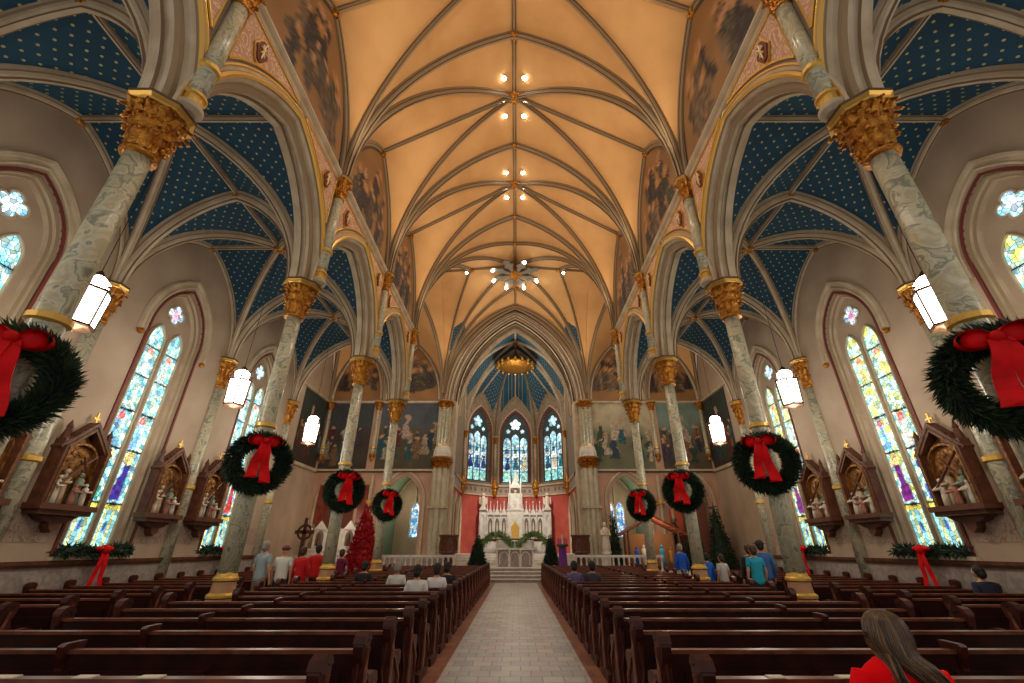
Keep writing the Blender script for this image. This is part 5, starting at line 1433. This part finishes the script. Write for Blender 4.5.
def person(label, loc, rz, shirt, trousers, hairc, seated=False, h=1.7, sleeves='short', skirt=False, hat=None, turn=0, skinc=None, arms='down'):
    if seated: h = min(h, 1.62)
    t = thing('person', label, 'person', loc, rz, group='people in the church')
    k = h / 1.7; sk = skinc or skin
    def P(*a): return Vector(a) * k
    hip = .92 if not seated else .56
    sh = hip + .5
    knee, foot = (0, .45), (0, .0)
    V_ = []; E = []; R = []
    def add(p, r, par=None):
        V_.append(P(*p)); R.append(r * k if not isinstance(r, tuple) else (r[0] * k, r[1] * k))
        if par is not None: E.append((par, len(V_) - 1))
        return len(V_) - 1
    pel = add((0, 0, hip), (.15, .11)); ch = add((0, .0, hip + .25), (.14, .1), pel); ch2 = add((0, 0, sh - .06), (.15, .09), ch); nk = add((0, 0, sh + .04), .05, ch2); hd = add((0, .01, sh + .12), .05, nk)
    legs = {}; arm = {}
    for e in (-1, 1):
        if seated:
            a = add((e * .1, .08, hip - .0), .085, pel); b_ = add((e * .12, .44, hip), .06, a); c_ = add((e * .12, .46, .08), .04, b_); d_ = add((e * .13, .6, .04), .035, c_)
        else:
            a = add((e * .09, 0, hip - .1), .085, pel); b_ = add((e * .1, .02, .48), .06, a); c_ = add((e * .1, -.02, .08), .038, b_); d_ = add((e * .12, .14, .035), .035, c_)
        s1 = add((e * .17, 0, sh - .02), .055, ch2)
        if arms == 'down': el, wr, hn = (e * .24, -.03, sh - .3), (e * .23, .08, sh - .54), (e * .22, .12, sh - .63)
        else: el, wr, hn = (e * .25, .02, sh - .28), (e * .14, .24, sh - .3), (e * .05, .3, sh - .3)
        s2 = add(el, .042, s1); s3 = add(wr, .03, s2); s4 = add(hn, .035, s3); arm[e] = (el, wr, hn, s4)
        for q in range(5):
            w_ = Vector(hn) - Vector(wr); w_.normalize(); sd_ = Vector((0, 1, 0)) if arms == 'down' else Vector((0, 0, 1))
            base = Vector(hn) + sd_ * (.022 * (q - 1.5)) if q < 4 else Vector(hn) + sd_ * .035 - w_ * .02
            f1 = add(tuple(base + w_ * (.045 if q < 4 else .03)), .009, s4); add(tuple(base + w_ * ((.08, .09, .085, .07)[q] if q < 4 else .06) + sd_ * (0 if q < 4 else .03)), .007, f1)
    body = skin_mesh('body', V_, E, R, sk, t)
    hb = MB(); head(hb, P(0, .02, sh + .2), .1 * k, turn); fuse(body, hb, .013)
    # shirt
    V2 = []; E2 = []; R2 = []
    def add2(p, r, par=None):
        V2.append(P(*p)); R2.append(tuple(q * k for q in r) if isinstance(r, tuple) else r * k)
        if par is not None: E2.append((par, len(V2) - 1))
        return len(V2) - 1
    a = add2((0, 0, hip - .14), (.2, .15)); a = add2((0, 0, hip - .02), (.19, .14), a); b_ = add2((0, 0, hip + .14), (.17, .13), a); c_ = add2((0, 0, hip + .32), (.185, .13), b_); d_ = add2((0, 0, sh - .04), (.16, .1), c_); add2((0, 0, sh + .03), .065, d_)
    for e in (-1, 1):
        s1 = add2((e * .17, 0, sh - .03), .075, d_); el, wr, hn, _ = arm[e]
        if sleeves == 'short': add2(tuple(Vector((e * .17, 0, sh - .03)).lerp(Vector(el), .75)), .065, s1)
        else: s2 = add2(el, .06, s1); add2(wr, .048, s2)
    skin_mesh('shirt', V2, E2, R2, shirt, t)
    V2 = []; E2 = []; R2 = []
    a = add2((0, 0, hip + .1), (.165, .12)); a = add2((0, 0, hip - .04), (.175, .13), a)
    if skirt: add2((0, 0, hip - .25), (.22, .18), a); add2((0, 0, .45), (.26, .22), len(V2) - 1)
    else:
        for e in (-1, 1):
            if seated: b_ = add2((e * .1, .1, hip), .1, a); c_ = add2((e * .12, .45, hip - .0), .078, b_); add2((e * .12, .46, .1), .06, c_)
            else: b_ = add2((e * .095, 0, hip - .14), .105, a); c_ = add2((e * .1, .015, .48), .08, b_); add2((e * .1, -.01, .08), .065, c_)
    skin_mesh('trousers' if not skirt else 'skirt', V2, E2, R2, trousers, t)
    if hat: 
        b = MB(); b.ball(P(0, -.0, sh + .25), .108 * k, 12, 8, sz=.8); b.lathe([(.11 * k, 0), (.17 * k, -.01), (.11 * k, .012)], 12, P(0, .03, sh + .25)); b.build('hat', hat, t, smooth=True)
    if hairc:
        b = MB(); b.ball(P(0, -.018, sh + .23), .108 * k, 12, 8, sx=.92, sz=1.05); b.ball(P(0, -.05, sh + .17), .085 * k, 10, 8, sx=1.0, sz=1.1); b.build('hair', hairc, t, smooth=True)
    return t
cl = lambda n, r, g, b: mat('cloth_' + n, lin(r, g, b), .85, bump=.15, bscale=12)
hg, hb_, hk = mat('hair_grey', lin(150, 140, 130), .7), mat('hair_brown', lin(70, 44, 28), .7), mat('hair_black', lin(26, 20, 18), .7)
# left standing group in the aisle
person('grey-haired man in grey blue shirt and khaki trousers, left of the standing group', (-6.75, 12.9, 0), -.3, cl('greyblue', 150, 166, 172), cl('khaki', 130, 108, 80), hg, h=1.76)
person('bald man in white shirt standing behind the grey blue shirt, left group', (-6.3, 13.1, 0), .2, cl('white', 214, 214, 206), cl('dark', 40, 38, 42), None, h=1.66, hat=mat('hair_redbrown', lin(110, 50, 38), .7))
person('person in a long red coat, middle of the left standing group', (-6.2, 14.0, 0), 0, cl('red', 206, 22, 30), cl('red', 206, 22, 30), hb_, h=1.62, sleeves='long', skirt=True)
person('second person in red behind the red coat, left standing group', (-6.1, 14.8, 0), .4, cl('red', 206, 22, 30), cl('dark', 40, 38, 42), hk, h=1.68, sleeves='long')
person('person in white t-shirt and dark shorts, right end of left standing group', (-5.95, 15.3, 0), .3, cl('white2', 226, 222, 224), cl('navy', 26, 30, 50), hk, h=1.7)
person('person in a maroon top half hidden at the right end of the left group', (-5.75, 15.9, 0), 0, cl('maroon', 120, 30, 66), cl('dark', 40, 38, 42), hb_, h=1.55)
# seated left
ZS = 0
def seated(label, x, row, shirt, tr, hr, **k):
    return person(label, (x, 3.63 + .9 * row + .17, 0), 0, shirt, tr, hr, seated=True, **k)
seated('seated person in white shirt, nearest of the seated people in the left pews', -1.98, 7, cl('white', 214, 214, 206), cl('dark', 40, 38, 42), hk)
seated('seated person in white shirt between the nearest one and the dark jacket', -1.72, 8, cl('white2', 226, 222, 224), cl('dark', 40, 38, 42), hk)
seated('seated person in dark jacket at the aisle side of the left pews', -1.62, 9, cl('blackjacket', 30, 28, 34), cl('dark', 40, 38, 42), hk, sleeves='long')
seated('seated person in white top farther from the aisle, left pews', -2.85, 9, cl('white', 214, 214, 206), cl('dark', 40, 38, 42), hg)
seated('seated person dressed in black in front of the red tree, left pews', -3.95, 10, cl('blackjacket', 30, 28, 34), cl('dark', 40, 38, 42), hk, sleeves='long')
# seated right
seated('seated person in violet top next to the aisle, right pews', 1.62, 10, cl('violet', 92, 84, 130), cl('dark', 40, 38, 42), hk)
seated('seated person in dark top with white collar, right pews', 2.1, 10, cl('darkgrey', 60, 58, 66), cl('dark', 40, 38, 42), hk)
seated('seated person in navy jacket near the right aisle wall', 0, 0, cl('navyjacket', 28, 34, 56), cl('dark', 40, 38, 42), hk, sleeves='long').location = (9.35, 9.5 + .17, 0)
# right standing
person('person in royal blue coat standing beyond the right pews', (6.1, 17.4, 0), .2, cl('royal', 20, 84, 190), cl('beige', 190, 178, 160), hg, h=1.72, sleeves='long')
person('person in turquoise shirt and black trousers in the right aisle', (6.35, 12.55, 0), 0, cl('turquoise', 30, 160, 190), cl('dark', 40, 38, 42), hb_, h=1.66)
person('person in black behind the turquoise shirt, right aisle', (6.5, 13.1, 0), 0, cl('blackjacket', 30, 28, 34), cl('dark', 40, 38, 42), hb_, h=1.68, sleeves='long')
person('tall person in steel blue jacket and dark cap, right aisle', (6.75, 12.9, 0), -.2, cl('steelblue', 60, 100, 160), cl('dark', 40, 38, 42), hk, h=1.78, sleeves='long', hat=mat('cap_dark', lin(60, 40, 50), .8))
person('child in bright blue jacket by the third right column', (6.0, 14.9, 0), 0, cl('brightblue', 30, 110, 220), cl('brightblue', 30, 110, 220), hk, h=1.45, sleeves='long')
person('person in pale top crouching between blue child and turquoise shirt', (6.35, 14.6, 0), .3, cl('pale', 206, 200, 196), cl('maroon2', 120, 36, 50), hb_, h=1.42)
person('person in maroon cardigan standing by the right altar rail', (6.5, 18.4, 0), .3, cl('maroon', 120, 30, 66), cl('dark', 40, 38, 42), hk, h=1.5, sleeves='long')

# woman in red, foreground, seen from behind
def seated_woman():
    t = thing('person', 'woman with long brown hair in a red top, seated with her back to the viewer', 'person', (2.27, 3.0, 0), -.12)
    b = MB()
    # torso as lofted ellipses
    ring = [(.50, .19, .14, -.02), (.62, .17, .125, 0), (.74, .165, .12, .01), (.86, .185, .125, .01), (.95, .2, .12, .0), (1.005, .205, .11, -.005), (1.04, .17, .092, -.01), (1.07, .12, .075, -.005), (1.09, .065, .062, 0)]
    def loft(rings, n=20):
        o = len(b.v); vs = []
        for (z, rx, ry, y0) in rings:
            for i in range(n):
                a = 2 * PI * i / n; ca, sa = math.cos(a), math.sin(a)
                vs.append((rx * math.copysign(abs(ca) ** .85, ca), y0 + ry * sa, z))
        b.v += vs
        for j in range(len(rings) - 1):
            for i in range(n): b.f.append((o + j * n + i, o + j * n + (i + 1) % n, o + (j + 1) * n + (i + 1) % n, o + (j + 1) * n + i)); b.m.append(0)
    loft(ring)
    for e in (-1, 1):
        b.tube([(e * .15, -.0, 1.01), (e * .195, 0, .985), (e * .225, .0, .92), (e * .24, .0, .78), (e * .25, .04, .68), (e * .2, .16, .66), (e * .14, .24, .66)], [.01, .062, .062, .055, .05, .045, .04], 14)
    b.build('red_top', mat('cloth_red_top', lin(248, 4, 18), .85, bump=.2, bscale=9, spec=.15), t, smooth=True)
    V_ = [Vector(p) for p in ((0, 0, .52), (0, 0, .8), (0, .01, 1.0), (0, .015, 1.1), (0, .02, 1.16))]; E = [(0, 1), (1, 2), (2, 3), (3, 4)]; R = [(.15, .11), (.13, .09), (.09, .06), .048, .05]
    for e in (-1, 1):
        n0 = len(V_); pts = [(e * .16, 0, .96), (e * .24, 0, .72), (e * .14, .22, .65), (e * .08, .27, .65)]; rr = [.05, .042, .03, .032]
        for i, p in enumerate(pts): V_.append(Vector(p)); R.append(rr[i]); E.append((2 if i == 0 else n0 + i - 1, n0 + i))
        hnd = n0 + 3
        for q in range(5):
            f = len(V_); V_.append(Vector((e * (.05 if q < 4 else .06), .3 - (.0 if q < 4 else .05), .68 - .018 * q))); V_.append(Vector((e * .0, .31 - (.0 if q < 4 else .02), .675 - .018 * q))); R += [.009, .008]; E += [(hnd, f), (f, f + 1)]
        f = len(V_); V_ += [Vector((e * .1, .1, .52)), Vector((e * .12, .45, .52)), Vector((e * .12, .47, .1)), Vector((e * .13, .6, .05))]; R += [.09, .065, .04, .035]; E += [(0, f), (f, f + 1), (f + 1, f + 2), (f + 2, f + 3)]
    body = skin_mesh('body', V_, E, R, skin, t, 2)
    hb = MB(); head(hb, (0, .03, 1.19), .098, .1); fuse(body, hb, .007)
    b = MB()
    for e in (-1, 1): b.tube([(e * .1, .0, .52), (e * .11, .2, .53), (e * .12, .46, .52), (e * .12, .48, .4), (e * .12, .47, .1)], [.11, .1, .08, .075, .055], 14)
    b.build('trousers', mat('cloth_denim', lin(40, 52, 84), .85), t, smooth=True)
    # hair: dense strands from the crown down the back, swept to the right
    hm = [mat('hair_strand_dark', lin(52, 36, 26), .45), mat('hair_strand_mid', lin(86, 62, 42), .42), mat('hair_strand_light', lin(132, 102, 68), .4)]
    rnd = random.Random(11); b = MB(); b.mi = 0
    b.ball((0, .005, 1.195), .106, 16, 12, sx=.93, sy=1.05, sz=1.12, mi=0)
    b.tube([(0, -.03, 1.2), (.01, -.05, 1.13), (.035, -.08, 1.05), (.08, -.105, .98), (.13, -.12, .9)], [.07, .06, .04, .02, .01], 12, 0)
    b2 = b
    for i in range(1500):
        a = rnd.uniform(-PI, PI); u = (a / PI)                         # around the head from behind: 0 = back centre
        hx, hy = .108 * math.sin(a), -.115 * math.cos(a)
        if abs(u) > .78: continue
        st = Vector((rnd.uniform(-.03, .03), .03 * rnd.random(), 1.312))
        p1 = Vector((hx * .72, .01 + hy * .74, 1.282)); p2 = Vector((hx * 1.02, .0 + hy * 1.08, 1.2)); p3 = Vector((hx * .92, hy * 1.1 - .015, 1.11))
        s = rnd.uniform(-1, 1)
        en = Vector((.14 + .03 * s + .02 * u, -.14 + .02 * rnd.random(), .9 + .08 * rnd.random()))
        p4 = p3.lerp(en, .35) + Vector((0, -.035, 0)); p5 = p3.lerp(en, .7) + Vector((.0, -.035, 0))
        if u < -.2 and rnd.random() < .2: en = Vector((-.06 + .04 * s, -.125, .93)); p4 = p3.lerp(en, .4) + Vector((-.005, -.03, 0)); p5 = p3.lerp(en, .75) + Vector((0, -.03, 0))
        r = rnd.uniform(.0022, .0048)
        q = rnd.random(); edge = abs(u) > .35
        mi = 2 if (q < (.3 if edge or u < 0 else .12)) else (1 if q < .65 else 0)
        K_ = [st, p1, p2, p3, p4, p5, en]; pth = []
        for j in range(6):
            a0, a1, a2, a3 = K_[max(j - 1, 0)], K_[j], K_[j + 1], K_[min(j + 2, 6)]
            for tt in (0, .33, .66): pth.append(.5 * ((2 * a1) + (a2 - a0) * tt + (2 * a0 - 5 * a1 + 4 * a2 - a3) * tt ** 2 + (3 * a1 - a0 - 3 * a2 + a3) * tt ** 3))
        pth.append(en); b.tube(pth, [r * (1 - .7 * (j / 18) ** 3) for j in range(19)], 4, mi)
    b.build('hair', hm, t, smooth=True)
seated_woman()
# ------------------------------------------------------------------ light
def light(kind, name, loc, e, col=(1, .85, .65), size=.3, rot=None, ang=None):
    l = bpy.data.lights.new(name, kind); l.energy = e; l.color = col
    if kind == 'AREA': l.size = size
    else: l.shadow_soft_size = size
    if ang: l.spot_size = math.radians(ang); l.spot_blend = .6
    o = bpy.data.objects.new(name, l); COL.objects.link(o); o.location = loc
    if rot is not None:
        o.rotation_euler = (Vector(rot) - Vector(loc)).to_track_quat('-Z', 'Y').to_euler()
    return o
for k in range(4):
    yc = (YK[k] + YK[k + 1]) / 2
    for sg in (-1, 1):
        light('POINT', 'lantern_light', (sg * 8.05, yc, 4.95), 105, (1, .88, .72), .3)
for k in range(1, 5):
    for sg in (-1, 1):
        light('SPOT', 'vault_floodlight', (sg * 4.6, YK[k] - .5, 12.1), 300, (1, .82, .6), .3, (-sg * 3, YK[k] + .5, 19), 140)
for k in range(4):
    yc = (YK[k] + YK[k + 1]) / 2
    for sg in (-1, 1): light('SPOT', 'downlight', (sg * .42, yc, RIDGE - .4), 420, (1, .86, .66), .12, (sg * .8, yc + .5, 0), 100)
for sg in (-1, 1):
    light('SPOT', 'crossing_light', (sg * 3.3, 24, 18.2), 700, (1, .88, .7), .15, (sg * 5, 26, 0), 110)
    light('POINT', 'transept_light', (sg * 8.5, 23.5, 9.5), 260, (1, .9, .74), .4)
    light('SPOT', 'crossing_floodlight', (sg * 4.6, 27.5, 12.1), 260, (1, .82, .6), .3, (0, 24, 19), 140)
for sg in (-1, 1): light('POINT', 'chapel_light', (sg * 7.25, 31.3, 4.4), 60, (1, .85, .62), .2)
light('POINT', 'nativity_light', (8.0, 26.6, 2.6), 45, (1, .7, .42), .2)
light('POINT', 'side_altar_light', (-10.6, 27.0, 3.2), 45, (1, .8, .6), .2)
light('POINT', 'chancel_light', (0, 31.5, 13), 380, (1, .9, .74), .5)
light('SPOT', 'altar_light', (0, 30, 9), 1500, (1, .93, .82), .3, (0, 35, 2.5), 80)
w = bpy.data.worlds.new('world'); sc.world = w; w.use_nodes = True
w.node_tree.nodes['Background'].inputs['Color'].default_value = (1, .95, .88, 1)
w.node_tree.nodes['Background'].inputs['Strength'].default_value = .48
